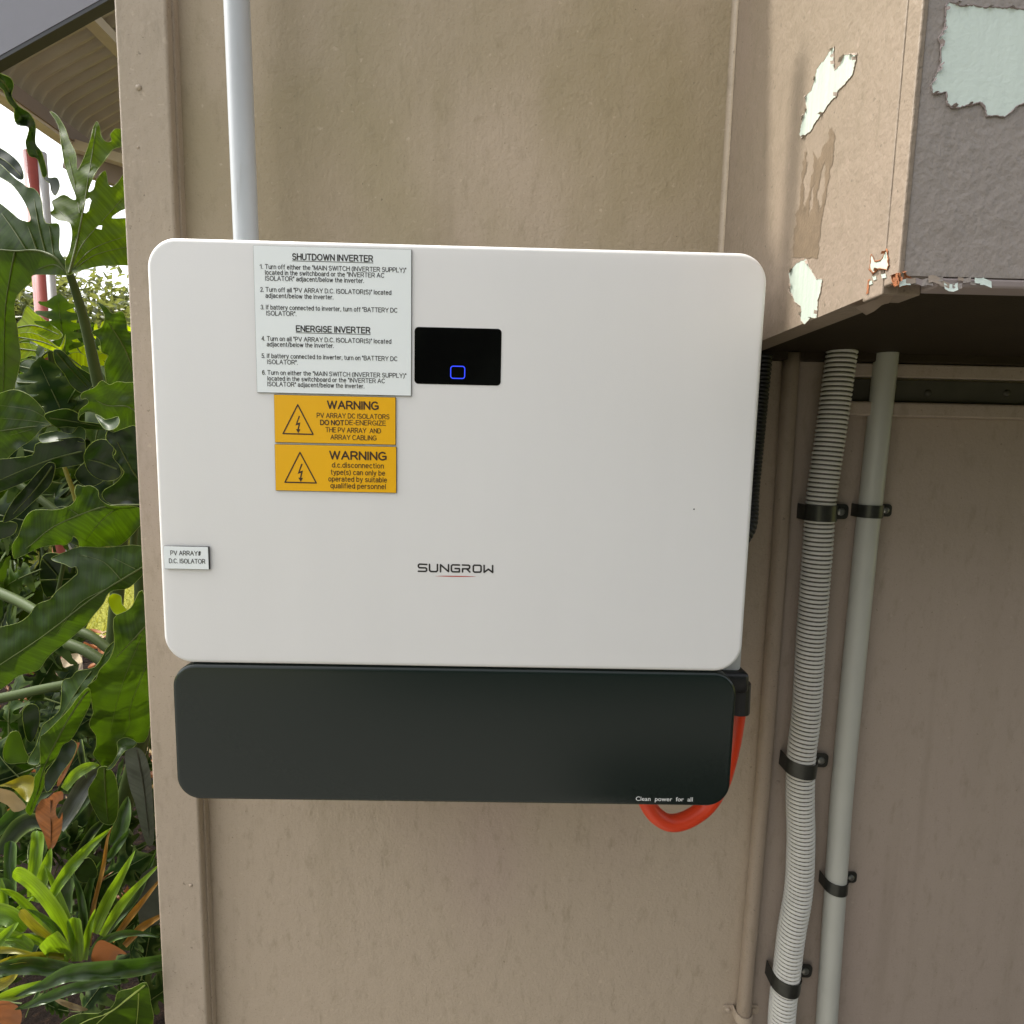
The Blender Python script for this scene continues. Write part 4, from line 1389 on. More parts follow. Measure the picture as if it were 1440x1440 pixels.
leaf(ph2, [(-15, 738), (5, 733), (22, 735), (24, 742), (18, 752), (2, 758), (-15, 760)], 0.33, 0, 0.06, 0.01, 0.006, 0.008, seed=14, mat='leafdark', grid=5)
leaf(ph2, [(75, 493), (85, 492), (95, 500), (108, 515), (125, 525), (135, 535), (125, 548), (115, 553), (100, 542), (90, 525), (78, 510)],
     0.42, -0.03, 0.12, 0.02, 0.006, 0.008, veins=[[(80, 496), (100, 520), (124, 545)], [(95, 500), (108, 520)], [(105, 515), (128, 540)]], seed=15, mat='leafdark', grid=5)
leaf(ph2, [(62, 585), (75, 578), (95, 575), (112, 583), (112, 592), (140, 596), (146, 604), (120, 603), (95, 600), (78, 600)], 0.26, 0, 0.16, 0.01, 0.004, 0.01, veins=[[(70, 588), (100, 592), (142, 600)]], seed=16, mat='leafdark', grid=5)
leaf(ph2, [(55, 612), (80, 606), (100, 610), (110, 600), (120, 605), (118, 622), (100, 618), (70, 622), (58, 622)], 0.25, 0, -0.1, 0.01, 0.01, 0.008, seed=17, mat='leaf', grid=5)
leaf(ph2, [(118, 640), (130, 622), (148, 618), (160, 630), (158, 640), (168, 655), (170, 668), (158, 676), (140, 674), (124, 662)], 0.22, 0, 0.05, 0.01, 0.008, 0.01, veins=[[(165, 660), (140, 650), (122, 646)]], seed=18, mat='leafdark', grid=5)
leaf(ph2, [(105, 668), (120, 650), (145, 652), (152, 665), (140, 680), (120, 684)], 0.36, 0, 0.05, 0.01, 0.006, 0.008, seed=19, mat='leafdark', grid=5)
leaf(ph2, [(60, 782), (80, 778), (102, 790), (106, 806), (88, 826), (66, 840), (56, 812)], 0.55, 0, 0.06, 0.01, 0.006, 0.01, veins=[[(60, 786), (78, 806), (90, 826)]], seed=29, mat='leafdark', grid=5)
stalk(ph2, [(10, 670), (40, 690), (70, 712), (110, 745)], (0.36, 0.34), [9, 10, 10])
stalk(ph2, [(88, 650), (96, 672), (104, 694), (110, 720)], (0.36, 0.34), [5, 6, 6], 'strapyel')
stalk(ph2, [(90, 790), (84, 820), (76, 850)], (0.3, 0.36), [5, 5], 'stalk')
stalk(ph2, [(190, 742), (188, 760), (187, 790)], (0.22, 0.24), [9, 9], 'stalk')
stalk(ph2, [(212, 600), (200, 720), (200, 900), (190, 1100)], (0.25, 0.4), [16, 20, 24])

# lower plant ------------------------------------------------------------
ph3 = thing('philodendron', 'low philodendron with long drooping green leaves beside the foot of the corner board', 'plant', ground_under(120, 0.30), 'philodendrons by the wall corner')
leaf(ph3, [(200, 768), (150, 770), (112, 769), (92, 776), (73, 784), (76, 789), (90, 793), (100, 798), (107, 797), (109, 806), (104, 811), (96, 818), (80, 831), (70, 843), (52, 850), (40, 866), (25, 876), (0, 882), (-25, 890), (-25, 985), (0, 970), (14, 960), (27, 950), (50, 944), (58, 938), (69, 922), (92, 904), (113, 886), (122, 878), (130, 867), (145, 849), (150, 838), (160, 830), (182, 826), (205, 800)],
     0.08, 0.02, 0.02, 0.025, 0.008, 0.008, veins=[[(205, 795), (160, 822), (125, 845), (60, 895), (0, 935), (-25, 952)], [(170, 815), (145, 790), (110, 780)], [(150, 828), (110, 850), (80, 892)], [(190, 800), (160, 785)]], seed=20, mat='leaf')
leaf(ph3, [(200, 830), (186, 852), (176, 860), (160, 870), (161, 905), (155, 925), (140, 942), (135, 955), (123, 965), (127, 975), (130, 995), (131, 1003), (126, 1015), (127, 1023), (135, 1035), (135, 1050), (131, 1061), (138, 1070), (143, 1077), (149, 1078), (158, 1073), (165, 1062), (167, 1050), (165, 1043), (178, 1038), (192, 1044), (208, 1035), (218, 960), (212, 880)],
     0.07, 0.03, 0.03, 0.02, 0.010, 0.012, veins=[[(205, 880), (185, 902), (163, 925)], [(202, 890), (180, 940), (165, 985), (155, 1030)], [(208, 930), (190, 975), (182, 1000), (182, 1020), (168, 1040)]], seed=21, mat='leaf', vw=1.1)
leaf(ph3, [(162, 903), (150, 912), (137, 935), (124, 941), (108, 944), (100, 953), (88, 958), (86, 985), (83, 1000), (70, 1012), (60, 1020), (55, 1035), (50, 1050), (41, 1065), (40, 1074), (54, 1075), (57, 1060), (60, 1045), (80, 1025), (100, 1000), (123, 967), (137, 948), (150, 935)],
     0.12, -0.02, -0.05, 0.02, 0.010, 0.008, veins=[[(158, 912), (120, 955), (85, 1010), (48, 1070)]], seed=22, mat='leaf', grid=5)
leaf(ph3, [(124, 967), (128, 980), (126, 992), (112, 1020), (100, 1040), (88, 1048), (80, 1065), (65, 1080), (62, 1090), (62, 1105), (52, 1128), (45, 1145), (40, 1145), (36, 1137), (47, 1112), (49, 1092), (57, 1078), (56, 1040), (65, 1030), (95, 1000), (110, 980)],
     0.09, 0.06, 0.09, 0.025, 0.006, 0.006, veins=[[(124, 970), (100, 1005), (78, 1045), (62, 1080), (54, 1110), (42, 1140)]], seed=23, mat='leaf', grid=5)
leaf(ph3, [(88, 1048), (100, 1040), (108, 1048), (102, 1066), (88, 1085), (72, 1110), (64, 1112), (63, 1090), (78, 1068)], 0.13, 0, -0.03, 0.01, 0.004, 0.004, seed=24, mat='leafdark', grid=5)
leaf(ph3, [(139, 1080), (150, 1078), (158, 1085), (163, 1095), (166, 1115), (166, 1140), (162, 1155), (155, 1160), (144, 1157), (137, 1148), (128, 1130), (124, 1112), (130, 1100), (136, 1090)],
     0.16, -0.03, 0.06, 0.02, 0.006, 0.006, veins=[[(147, 1079), (148, 1110), (152, 1155)]], seed=25, mat='leaf', grid=5)
leaf(ph3, [(165, 1043), (178, 1037), (192, 1044), (186, 1052), (176, 1056), (168, 1066), (158, 1080), (150, 1082), (160, 1070), (166, 1056)], 0.06, 0, -0.1, 0.01, 0.006, 0.004, seed=26, mat='leaf', grid=4)
leaf(ph3, [(152, 845), (158, 835), (170, 838), (172, 850), (180, 860), (172, 866), (160, 862)], 0.3, 0, -0.06, 0.01, 0.006, 0.004, seed=27, mat='leaflit', grid=4)
stalk(ph3, [(-15, 985), (20, 978), (55, 970), (95, 962), (130, 955)], (0.22, 0.16), [15, 14, 13])
stalk(ph3, [(-10, 830), (25, 845), (55, 862), (90, 885)], (0.25, 0.14), [15, 14, 12])
stalk(ph3, [(95, 905), (120, 915), (150, 935), (175, 960)], (0.24, 0.2), [15, 15, 14])
stalk(ph3, [(112, 888), (130, 896), (155, 915)], (0.20, 0.18), [14, 13, 13], 'stalk')
stalk(ph3, [(215, 850), (205, 1000), (170, 1150)], (0.18, 0.3), [18, 22, 26])
leaf(ph3, [(206, 1382), (185, 1390), (166, 1395), (162, 1408), (155, 1418), (146, 1420), (138, 1425), (110, 1426), (90, 1436), (78, 1452), (110, 1475), (190, 1480), (215, 1440), (212, 1410)],
     -0.02, 0.0, 0.05, 0.02, 0.006, 0.008, veins=[[(205, 1384), (180, 1404), (155, 1423), (125, 1434), (95, 1450)], [(155, 1423), (138, 1438), (125, 1455)], [(195, 1396), (194, 1420), (191, 1450)]], seed=28, mat='leaf', vmat='veinyel', vw=1.8)

# back-lit plant beyond ----------------------------------------------------
ph4 = thing('philodendron', 'sunlit yellow green philodendron glowing behind the dark stem, below the red post', 'plant', ground_under(70, 1.0), 'philodendrons by the wall corner')
for i, (o_, y_, v_) in enumerate([
        ([(18, 462), (30, 448), (38, 430), (50, 440), (70, 455), (88, 470), (80, 478), (60, 476), (45, 468), (28, 470)], 1.0, [(20, 462), (50, 458), (86, 472)]),
        ([(88, 440), (92, 424), (100, 430), (108, 445), (106, 462), (98, 470), (100, 482), (90, 478), (82, 462), (78, 450)], 1.05, [(92, 428), (96, 455), (98, 480)]),
        ([(22, 470), (45, 468), (68, 478), (84, 488), (92, 470), (90, 488), (80, 495), (60, 488), (40, 478), (25, 480)], 0.9, [(24, 474), (60, 481), (84, 491)]),
        ([(22, 485), (40, 482), (60, 490), (75, 495), (60, 505), (45, 500), (30, 505), (22, 498)], 1.1, [(24, 490), (70, 496)]),
        ([(98, 470), (112, 480), (125, 500), (118, 508), (100, 498), (92, 486)], 1.1, [(96, 474), (120, 504)]),
        ([(95, 500), (110, 495), (125, 505), (132, 518), (128, 530), (112, 520), (100, 512)], 1.0, [(96, 502), (128, 526)]),
        ([(22, 530), (30, 527), (50, 531), (75, 531), (82, 543), (65, 548), (45, 545), (22, 547)], 0.8, [(24, 538), (80, 540)]),
        ([(25, 512), (40, 505), (60, 510), (80, 520), (84, 530), (60, 528), (40, 526), (28, 522)], 0.9, [(26, 515), (82, 527)]),
        ([(75, 548), (90, 545), (102, 552), (100, 562), (88, 568), (78, 560)], 0.9, [(76, 552), (98, 560)]),
        ([(20, 555), (40, 548), (60, 560), (75, 575), (60, 572), (40, 562)], 0.85, [(22, 556), (72, 572)])]):
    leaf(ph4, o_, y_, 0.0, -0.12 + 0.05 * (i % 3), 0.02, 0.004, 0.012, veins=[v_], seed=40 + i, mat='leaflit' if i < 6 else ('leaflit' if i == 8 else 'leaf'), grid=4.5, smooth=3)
stalk(ph4, [(70, 480), (75, 540), (80, 640)], (1.0, 1.0), [7, 9])


# ------------------------------------------------------------------ strap leaved plants
def strap(parent, pts, ys, w, mat='strap', fold=0.35, tip=0.6, name='leaf', seed=0, rnd_tip=False):
    P = catmull(pts, 7)
    n_ = len(P)
    V, F, E, GV = [], [], [], []
    for i, p in enumerate(P):
        t = i / (n_ - 1)
        yy = np.interp(t, np.linspace(0, 1, len(ys)), ys)
        d = np.array(P[min(i + 1, n_ - 1)]) - np.array(P[max(i - 1, 0)])
        d = d / (np.linalg.norm(d) + 1e-9)
        nn = np.array([-d[1], d[0]])
        if rnd_tip:
            ww = w * (0.75 + 0.25 * min(1, t * 3)) * (1 if t < 0.85 else math.sqrt(max(0, 1 - ((t - 0.85) / 0.15) ** 2)) * 0.97 + 0.03)
        else:
            ww = w * (0.72 + 0.28 * min(1, t * 3)) * (1 - max(0, (t - (1 - tip)) / tip) ** 1.7 * 0.97)
        for k in range(7):
            s = (k / 6 - 0.5) * 2
            q = np.array(p) + nn * s * ww / 2
            dep = yy - fold * (abs(s) ** 1.5) * ww / 2 / FPX * (yy - CAM[1]) + 0.002 * math.sin(i * 0.8 + seed) * s
            V.append(at(q[0], q[1], dep))
            E.append(max(0.0, (abs(s) - 0.6) / 0.4))
            GV.append((s * 7, t * 2.5 + seed, seed * 2.3))
    for i in range(n_ - 1):
        for k in range(6):
            F.append((i * 7 + k, i * 7 + k + 1, i * 7 + 8 + k, i * 7 + 7 + k))
    o = obj(name, V, F, M[mat], parent, smooth=True)
    set_edge_attr(o.data, E)
    set_grain(o.data, GV)
    return o


BG = 'bromeliads at the foot of the wall'
br = thing('bromeliad', 'bright green bromeliad with strap leaves turning orange at right, bottom left corner', 'plant', ground_under(105, 0.02), BG)
for i, (pts, ys, w, mt, rt) in enumerate([
        ([(103, 1350), (95, 1318), (80, 1285), (58, 1255), (35, 1234), (18, 1226)], (0.05, -0.02), 22, 'strap', True),
        ([(72, 1260), (88, 1235), (105, 1213), (130, 1187), (157, 1164)], (0.08, 0.12), 17, 'strap', False),
        ([(132, 1312), (145, 1280), (163, 1245), (190, 1196)], (0.08, 0.1), 17, 'strap', False),
        ([(143, 1316), (160, 1288), (182, 1258), (226, 1214)], (0.07, 0.05), 13, 'strap', False),
        ([(157, 1324), (180, 1293), (200, 1268), (232, 1228)], (0.07, 0.05), 9, 'straporange', False),
        ([(175, 1330), (195, 1308), (212, 1296), (240, 1280)], (0.06, 0.04), 11, 'straporange', False),
        ([(118, 1348), (115, 1310), (120, 1270), (128, 1240), (142, 1210)], (0.09, 0.14), 14, 'strapdark', False),
        ([(126, 1330), (133, 1270), (145, 1220), (151, 1180), (158, 1162)], (0.1, 0.12), 6, 'straporange', False),
        ([(123, 1330), (130, 1275), (142, 1240), (160, 1225)], (0.1, 0.12), 3.5, 'deadb', False),
        ([(108, 1352), (107, 1322), (103, 1290)], (0.03, 0.03), 21, 'strap', True),
        ([(119, 1350), (123, 1315), (134, 1278)], (0.04, 0.05), 11, 'strap', False),
        ([(92, 1352), (80, 1335), (66, 1318)], (0.02, -0.02), 36, 'strap', True),
        ([(100, 1350), (82, 1312), (60, 1290), (38, 1278)], (0.04, 0.0), 12, 'strapdark', False),
        ([(96, 1352), (70, 1322), (46, 1300), (28, 1280)], (0.03, 0.0), 15, 'strapyel', True),
        ([(45, 1262), (48, 1225), (52, 1190), (53, 1168)], (0.12, 0.16), 19, 'strap', True),
        ([(48, 1268), (58, 1240), (66, 1215), (72, 1192)], (0.1, 0.12), 18, 'strap', False),
        ([(16, 1262), (14, 1225), (15, 1182)], (0.14, 0.18), 18, 'strapdark', True),
        ([(92, 1285), (90, 1260), (96, 1232)], (0.14, 0.16), 24, 'strapdark', True),
        ([(98, 1350), (70, 1330), (35, 1318), (5, 1322)], (0.03, -0.01), 14, 'strap', False),
        ([(96, 1350), (60, 1300), (25, 1262), (0, 1250)], (0.06, 0.03), 15, 'strap', False),
        ([(104, 1350), (96, 1300), (78, 1250), (62, 1215)], (0.08, 0.1), 13, 'strap', False),
        ([(112, 1350), (118, 1300), (112, 1255), (100, 1222)], (0.09, 0.13), 12, 'strapdark', False),
        ([(126, 1345), (150, 1322), (185, 1312), (226, 1318)], (0.05, 0.03), 12, 'strapdark', False),
        ([(128, 1340), (158, 1300), (195, 1255), (222, 1190)], (0.12, 0.16), 11, 'strapdark', False),
        ([(90, 1345), (50, 1345), (10, 1352), (-20, 1362)], (0.0, -0.03), 13, 'strapyel', False)]):
    strap(br, pts, ys, w, mt, 0.5, 0.55, seed=i, rnd_tip=rt)
br2 = thing('bromeliad', 'yellow tinged bromeliad cut by the left edge of the picture, bottom left', 'plant', ground_under(-20, 0.0), BG)
for i, (pts, ys, w, mt, rt) in enumerate([
        ([(-30, 1360), (0, 1322), (26, 1297)], (0.0, 0.0), 15, 'strap', False),
        ([(-30, 1340), (-5, 1300), (5, 1270), (2, 1235)], (0.05, 0.05), 18, 'strap', False),
        ([(-30, 1330), (5, 1300), (30, 1275), (48, 1258)], (0.05, 0.06), 9, 'strap', False),
        ([(-30, 1338), (10, 1336), (50, 1342)], (-0.01, -0.02), 10, 'strapyel', False),
        ([(-40, 1300), (-10, 1285), (15, 1290), (35, 1310)], (0.03, 0.02), 30, 'strap', True),
        ([(-40, 1330), (-5, 1318), (20, 1322), (45, 1338)], (0.02, 0.0), 26, 'strap', True),
        ([(-40, 1400), (0, 1385), (25, 1370)], (-0.03, -0.03), 16, 'strapyel', False),
        ([(-40, 1290), (-20, 1260), (5, 1245), (12, 1262)], (0.06, 0.06), 22, 'strapdark', True)]):
    strap(br2, pts, ys, w, mt, 0.5, 0.55, seed=20 + i, rnd_tip=rt)
br3 = thing('bromeliad', 'broad dark green strap leaves lying flat along the ground below the bright bromeliad', 'plant', ground_under(230, -0.02), BG)
for i, (pts, ys, w, mt, rt) in enumerate([
        ([(250, 1348), (215, 1356), (180, 1362), (130, 1366), (95, 1370), (60, 1386), (20, 1402)], (0.02, -0.04, -0.06), 27, 'strapdark', False),
        ([(130, 1372), (80, 1362), (40, 1358), (0, 1364), (-30, 1378)], (0.0, -0.03), 26, 'strapdark', False),
        ([(170, 1378), (130, 1384), (90, 1394), (50, 1410), (20, 1420)], (-0.03, -0.06), 16, 'strapdark', False),
        ([(60, 1385), (20, 1398), (-20, 1412)], (-0.05, -0.06), 18, 'strap', False)]):
    strap(br3, pts, ys, w, mt, 0.5, 0.5, seed=40 + i, rnd_tip=rt)
br4 = thing('bromeliad', 'grey banded old bromeliad leaves in shade against the corner board', 'plant', ground_under(190, 0.15), BG)
leaf(br4, [(176, 1058), (192, 1051), (203, 1060), (210, 1080), (214, 1110), (217, 1180), (207, 1188), (197, 1160), (190, 1130), (183, 1110), (178, 1085)], 0.06, 0, 0.06, 0.02, 0.006, 0.004, veins=[[(192, 1054), (202, 1110), (210, 1180)]], seed=51, mat='strapgrey', vmat='strapgrey', grid=5)
leaf(br4, [(195, 1240), (205, 1225), (225, 1222), (228, 1290), (200, 1305), (194, 1280)], 0.16, 0, 0.04, 0.02, 0.004, 0.004, seed=52, mat='strapgrey', grid=6)
strap(br4, [(82, 1165), (100, 1135), (118, 1105), (138, 1082)], (0.2, 0.24), 24, 'strapgrey', 0.4, 0.3, seed=60)
strap(br4, [(160, 1190), (172, 1155), (180, 1120)], (0.2, 0.24), 22, 'strapdark', 0.4, 0.5, seed=61)
strap(br4, [(150, 1210), (165, 1190), (183, 1166)], (0.18, 0.2), 11, 'strapdark', 0.4, 0.5, seed=62)
leaf(br4, [(104, 1225), (112, 1212), (125, 1206), (134, 1216), (137, 1230), (128, 1240), (112, 1240)], 0.12, 0, 0.1, 0.01, 0.004, 0.004, seed=53, mat='leafdark', grid=5)
strap(br4, [(110, 1200), (130, 1170), (150, 1150)], (0.22, 0.24), 12, 'leafdark', 0.4, 0.5, seed=63)
strap(br4, [(60, 1200), (90, 1160), (125, 1120), (150, 1098)], (0.24, 0.26), 14, 'strapdark', 0.4, 0.5, seed=64)
strap(br4, [(0, 1200), (25, 1165), (50, 1155), (70, 1170)], (0.22, 0.2), 26, 'leafdark', 0.4, 0.5, seed=65)
strap(br4, [(-10, 1175), (15, 1150), (40, 1130), (75, 1112)], (0.26, 0.24), 20, 'strapdark', 0.4, 0.5, seed=66)
leaf(br4, [(4, 1058), (12, 1034), (21, 1028), (28, 1032), (35, 1054), (42, 1070), (28, 1073), (10, 1073)], 0.26, 0, 0.08, 0.02, 0.006, 0.006, seed=54, mat='leaf', grid=5)
leaf(br4, [(32, 1000), (42, 990), (54, 995), (55, 1020), (46, 1042), (38, 1040), (33, 1020)], 0.28, 0, 0.04, 0.02, 0.006, 0.006, seed=55, mat='leafdark', grid=5)
strap(br4, [(90, 1110), (105, 1090), (125, 1078), (140, 1076)], (0.2, 0.2), 15, 'strap', 0.4, 0.5, seed=67)
strap(br4, [(112, 1040), (115, 1065), (122, 1095)], (0.24, 0.22), 10, 'leafdark', 0.4, 0.5, seed=68)

# fallen leaves that show on their own ---------------------------------------
q6 = lambda pts: [(a / 6.545, 1020 + c / 6.545) for a, c in pts]
dl = 'dead leaves among the plants'


def dead(label, pts, y, mat, gy, seed, veins=()):
    o = leaf(None, pts, y, 0.0, gy, 0.015, 0.01, 0.012, veins=veins, seed=seed, mat=mat, vmat='deadb', grid=4.5, name='dead_leaf')
    tag(o, label, 'leaf', dl)


dead('curled orange brown dead leaf hanging above the bright bromeliad', q6([(375, 690), (440, 670), (500, 620), (575, 610), (580, 680), (545, 700), (515, 760), (520, 830), (550, 860), (575, 800), (570, 950), (540, 1030), (510, 1100), (470, 1150), (440, 1130), (400, 1000), (350, 900), (325, 800)]), 0.13, 'dead', 0.05, 70, [[(72, 1125), (72, 1160), (72, 1195)]])
dead('crumpled red brown dead leaf at the base of the bright bromeliad', [(133, 1330), (142, 1322), (158, 1328), (172, 1336), (178, 1342), (166, 1342), (160, 1352), (140, 1354), (128, 1350)], 0.0, 'dead', 0.1, 71)
dead('yellowing leaf turned up at the left edge beside the orange brown leaf', [(-15, 1106), (0, 1104), (15, 1098), (35, 1090), (48, 1093), (48, 1108), (40, 1128), (30, 1120), (20, 1110), (8, 1106)], 0.20, 'strapyel', -0.06, 72)
dead('tan curled dead leaf under the yellowing leaf at the left edge', [(-10, 1108), (15, 1112), (25, 1120), (37, 1135), (20, 1142), (10, 1132), (-10, 1122)], 0.19, 'deadt', 0.1, 73)
dead('narrow dark brown dead leaf behind the glossy drooping leaf', [(112, 1044), (108, 1056), (96, 1082), (84, 1104), (80, 1102), (88, 1076), (102, 1050)], 0.22, 'dead', 0.03, 74)
dead('dark brown dead leaf in the bottom left corner', [(-10, 1412), (12, 1408), (28, 1418), (30, 1436), (18, 1452), (-10, 1450)], -0.04, 'dead', 0.1, 75)
dead('long tan stick like dead leaf lying below the flat strap leaves', [(75, 1402), (95, 1408), (115, 1415), (124, 1420), (112, 1422), (92, 1416), (78, 1408)], -0.02, 'deadt', 0.0, 76)


dead('pale tan dead leaf on the mulch behind the drooping leaves', [(82, 932), (92, 920), (108, 918), (116, 930), (108, 945), (92, 952), (80, 946)], 0.95, 'deadt', -0.3, 77)
dead('dark curled dead leaf on the mulch beside the pale tan one', [(60, 950), (72, 936), (86, 930), (84, 915), (98, 906), (104, 918), (92, 936), (78, 954)], 1.0, 'deadb', -0.3, 78)


# ------------------------------------------------------------------ leaves further back in the bed
def lobed_blade(seed, L_=0.30, lobes=5):
    rnd = random.Random(seed)
    out = []
    right, left = [], []
    for side, lst in ((1, right), (-1, left)):
        for k in range(lobes):
            t0 = 0.05 + 0.85 * k / lobes
            env = math.sin(math.pi * min(1, 0.18 + t0 * 0.85)) ** 0.8 * 0.42 * L_
            ln = env * rnd.uniform(0.85, 1.15)
            lst.append((side * ln * 0.35, L_ * t0))
            lst.append((side * ln * 0.95, L_ * (t0 + 0.07)))
            lst.append((side * ln, L_ * (t0 + 0.13)))
            lst.append((side * ln * 0.6, L_ * (t0 + 0.135)))
    P = [(0, 0)] + right + [(0.01, L_ * 1.02)] + left[::-1]
    P = [tuple(p) for p in catmull(P, 2, True)]
    v, f = fill(P, (), L_ / 14)
    V, E = [], []
    ph = rnd.uniform(0, 6)
    for x, z in v:
        t = z / L_
        d = edge_dist((x, z), P)
        y = 0.25 * L_ * t * t + 0.35 * abs(x) ** 1.3 * L_ ** -0.3 + 0.012 * noise.noise(Vector((x * 22, z * 22, seed))) + 0.008 * math.sin(z * 60 + ph) * math.exp(-d / 0.02)
        V.append((x, y, z))
        E.append(0.25 * max(0, 1 - d / (L_ * 0.008)))
    me = bpy.data.meshes.new('leaf')
    me.from_pydata(V, [], f)
    me.polygons.foreach_set('use_smooth', [True] * len(f))
    set_edge_attr(me, E)
    rib = tube_geo([(0, 0.25 * L_ * t * t - 0.001, L_ * t) for t in np.linspace(-0.25, 0.97, 10)], [0.004 * (1.1 - t) * L_ / 0.3 for t in np.linspace(0, 1, 10)], 6, False)
    mr = bpy.data.meshes.new('midrib')
    mr.from_pydata([tuple(map(float, p)) for p in rib[0]], [], rib[1])
    mr.polygons.foreach_set('use_smooth', [True] * len(rib[1]))
    return me, mr


BL = []
for k in range(5):
    a = lobed_blade(100 + k, 0.30, 4 + k % 3)
    pair = []
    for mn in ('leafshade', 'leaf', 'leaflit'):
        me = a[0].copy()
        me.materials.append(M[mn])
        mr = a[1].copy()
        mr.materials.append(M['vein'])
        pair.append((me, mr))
    BL.append(pair)


def back_leaf(parent, px, py, y, sc, mi, rnd, spread=1.0):
    me, mr = rnd.choice(BL)[mi]
    o = bpy.data.objects.new('leaf', me)
    COL.objects.link(o)
    o.parent = parent
    p = Vector(at(px, py, y))
    o.location = p - parent.location
    o.rotation_euler = (rnd.uniform(-0.9, 0.3), rnd.uniform(-1, 1) * spread * 2.2, rnd.uniform(-0.8, 0.8))
    o.scale = (sc,) * 3
    r = bpy.data.objects.new('midrib', mr)
    COL.objects.link(r)
    r.parent = o
    return o


rnd = random.Random(5)
fill_plants = [
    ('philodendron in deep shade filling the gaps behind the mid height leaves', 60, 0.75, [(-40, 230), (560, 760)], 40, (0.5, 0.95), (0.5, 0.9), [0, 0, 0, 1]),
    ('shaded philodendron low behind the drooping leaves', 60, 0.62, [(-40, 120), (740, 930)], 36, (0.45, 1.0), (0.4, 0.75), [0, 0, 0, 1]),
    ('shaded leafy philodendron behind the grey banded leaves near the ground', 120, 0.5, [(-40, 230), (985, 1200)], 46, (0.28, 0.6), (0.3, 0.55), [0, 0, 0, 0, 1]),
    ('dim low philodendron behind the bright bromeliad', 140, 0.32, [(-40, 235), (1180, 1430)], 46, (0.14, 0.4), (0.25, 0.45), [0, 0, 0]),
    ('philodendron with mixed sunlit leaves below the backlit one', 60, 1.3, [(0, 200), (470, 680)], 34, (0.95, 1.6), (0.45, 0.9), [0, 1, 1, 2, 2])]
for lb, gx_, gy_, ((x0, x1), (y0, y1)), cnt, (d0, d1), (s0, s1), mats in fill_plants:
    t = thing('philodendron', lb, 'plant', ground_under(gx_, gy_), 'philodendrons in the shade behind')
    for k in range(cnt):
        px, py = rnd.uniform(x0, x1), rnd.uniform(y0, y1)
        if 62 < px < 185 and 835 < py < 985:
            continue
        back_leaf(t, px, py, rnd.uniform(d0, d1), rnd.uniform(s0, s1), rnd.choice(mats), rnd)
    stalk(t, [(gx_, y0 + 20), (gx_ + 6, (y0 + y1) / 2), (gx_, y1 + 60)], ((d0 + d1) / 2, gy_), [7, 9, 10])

# leaf litter on the bed ------------------------------------------------------
rnd = random.Random(9)
gs = []
for k in range(1000):
    x, y = rnd.uniform(-4.2, -0.4), 0.9 + 2.7 * rnd.random() ** 0.7
    L_ = rnd.uniform(0.02, 0.07)
    w_ = L_ * rnd.uniform(0.25, 0.5)
    rot = Matrix.Rotation(rnd.uniform(0, 6.28), 3, 'Z') @ Matrix.Rotation(rnd.uniform(-0.6, 0.6), 3, 'X')
    V = []
    for i in range(4):
        t = i / 3
        ww = w_ * math.sin(math.pi * (0.08 + 0.84 * t))
        for s in (-1, 0, 1):
            V.append(tuple(rot @ Vector((s * ww, (t - 0.5) * L_ * 2, 0.015 * abs(s) + 0.01 * t * t)) + Vector((x, y, 0.065 + rnd.uniform(0, 0.02)))))
    gs.append((V, [(i * 3 + j, i * 3 + j + 1, i * 3 + j + 4, i * 3 + j + 3) for i in range(3) for j in range(2)]))
for k, mn in enumerate(('deadb', 'deadt', 'dead')):
    o = obj('leaf_litter', *merge(*gs[k::3]), M[mn], kind='stuff', smooth=True)
    tag(o, ('dark brown', 'pale tan', 'orange brown')[k] + ' fallen leaf litter on the garden bed', 'leaf litter')

# grass on the lawn beyond ----------------------------------------------------
gs = []
for k in range(9000):
    x, y = rnd.uniform(-7.5, -2.0), 3.75 + rnd.random() ** 1.5 * 5
    h, a = rnd.uniform(0.03, 0.09), rnd.uniform(0, 6.28)
    dx_, dy_ = math.cos(a) * 0.006, math.sin(a) * 0.006
    lx, ly = rnd.uniform(-0.04, 0.04), rnd.uniform(-0.04, 0.04)
    gs.append(([(x - dx_, y - dy_, 0), (x + dx_, y + dy_, 0), (x + lx, y + ly, h)], [(0, 1, 2)]))
o = obj('grass', *merge(*gs), M['grasslit'], kind='stuff')
tag(o, 'sunlit yellow green lawn grass beyond the garden bed', 'grass')


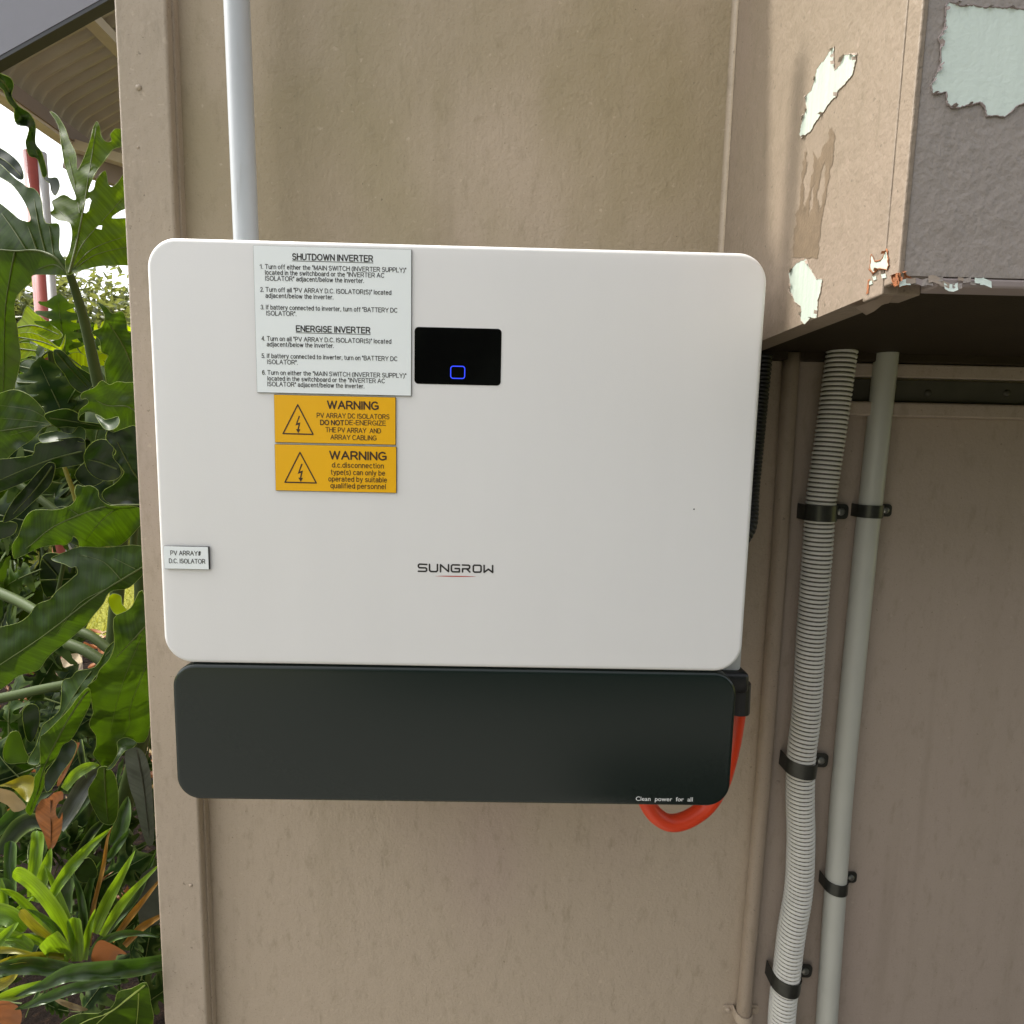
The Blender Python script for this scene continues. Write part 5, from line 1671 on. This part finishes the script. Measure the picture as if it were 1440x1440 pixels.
# ------------------------------------------------------------------ far tree
def tree(label, px, y, top, spread, n_leaf, seed, base=0.0):
    rnd = random.Random(seed)
    c = at(px, 430, y)
    t = thing('tree', label, 'tree', (c[0], y, base), 'trees beyond the lawn')
    tr = [(c[0], y, base), (c[0] + 0.1, y, base + top * 0.35), (c[0] - 0.05, y, base + top * 0.7)]
    gs = [tube_geo(catmull(tr, 5), [0.16 - 0.012 * i for i in range(11)], 8)]
    for k in range(9):
        a = rnd.uniform(0, 6.28)
        z = base + top * rnd.uniform(0.3, 0.65)
        gs.append(tube_geo([(c[0], y, z), (c[0] + math.cos(a) * spread * 0.4, y + math.sin(a) * spread * 0.4, z + top * 0.12), (c[0] + math.cos(a) * spread * 0.75, y + math.sin(a) * spread * 0.75, z + top * 0.2)], [0.06, 0.035, 0.015], 6))
    obj('trunk', *merge(*gs), M['bark'], t, smooth=True)
    cl = []
    for k in range(70):
        a, r_ = rnd.uniform(0, 6.28), spread * math.sqrt(rnd.random())
        z = base + top * (0.25 + 0.68 * rnd.random() * (1 - 0.35 * (r_ / spread) ** 2))
        cl.append((c[0] + r_ * math.cos(a), y + r_ * math.sin(a), z, rnd.uniform(0.2, 0.5)))
    gs = []
    for k in range(n_leaf):
        q = rnd.choice(cl)
        p = Vector((rnd.gauss(0, 1), rnd.gauss(0, 1), rnd.gauss(0, 0.8))) * q[3] * 0.55 + Vector(q[:3])
        s = rnd.uniform(0.045, 0.10)
        R = Matrix.Rotation(rnd.uniform(0, 6.28), 3, Vector((rnd.gauss(0, 1), rnd.gauss(0, 1), rnd.gauss(0, 1))).normalized())
        gs.append(([tuple(R @ Vector(w) * s + p) for w in ((-1, 0, 0), (0, -0.45, 0.1), (1, 0, 0), (0, 0.45, 0.1))], [(0, 1, 2, 3)]))
    o = obj('crown', *merge(*gs), M['treeleaf'], t)
    o['kind'] = 'stuff'


tree('olive leafed tree beyond the lawn, behind the red post', 95, 8.0, 4.25, 1.6, 16000, 3)
tree('lower olive leafed tree at the left edge beyond the lawn', 10, 7.2, 3.7, 1.4, 12000, 4)
tree('dim far tree beyond the lawn, hidden low behind the sunlit leaves', 150, 11.0, 3.9, 2.0, 12000, 5)

# ------------------------------------------------------------------ unseen screen added behind the viewer to darken recess and reflections
hd = thing('blocker_hedge', 'unseen dark green foliage screen added behind the viewer to darken the wall recess', 'blocker_hedge', (3.2, -4.6, 0))
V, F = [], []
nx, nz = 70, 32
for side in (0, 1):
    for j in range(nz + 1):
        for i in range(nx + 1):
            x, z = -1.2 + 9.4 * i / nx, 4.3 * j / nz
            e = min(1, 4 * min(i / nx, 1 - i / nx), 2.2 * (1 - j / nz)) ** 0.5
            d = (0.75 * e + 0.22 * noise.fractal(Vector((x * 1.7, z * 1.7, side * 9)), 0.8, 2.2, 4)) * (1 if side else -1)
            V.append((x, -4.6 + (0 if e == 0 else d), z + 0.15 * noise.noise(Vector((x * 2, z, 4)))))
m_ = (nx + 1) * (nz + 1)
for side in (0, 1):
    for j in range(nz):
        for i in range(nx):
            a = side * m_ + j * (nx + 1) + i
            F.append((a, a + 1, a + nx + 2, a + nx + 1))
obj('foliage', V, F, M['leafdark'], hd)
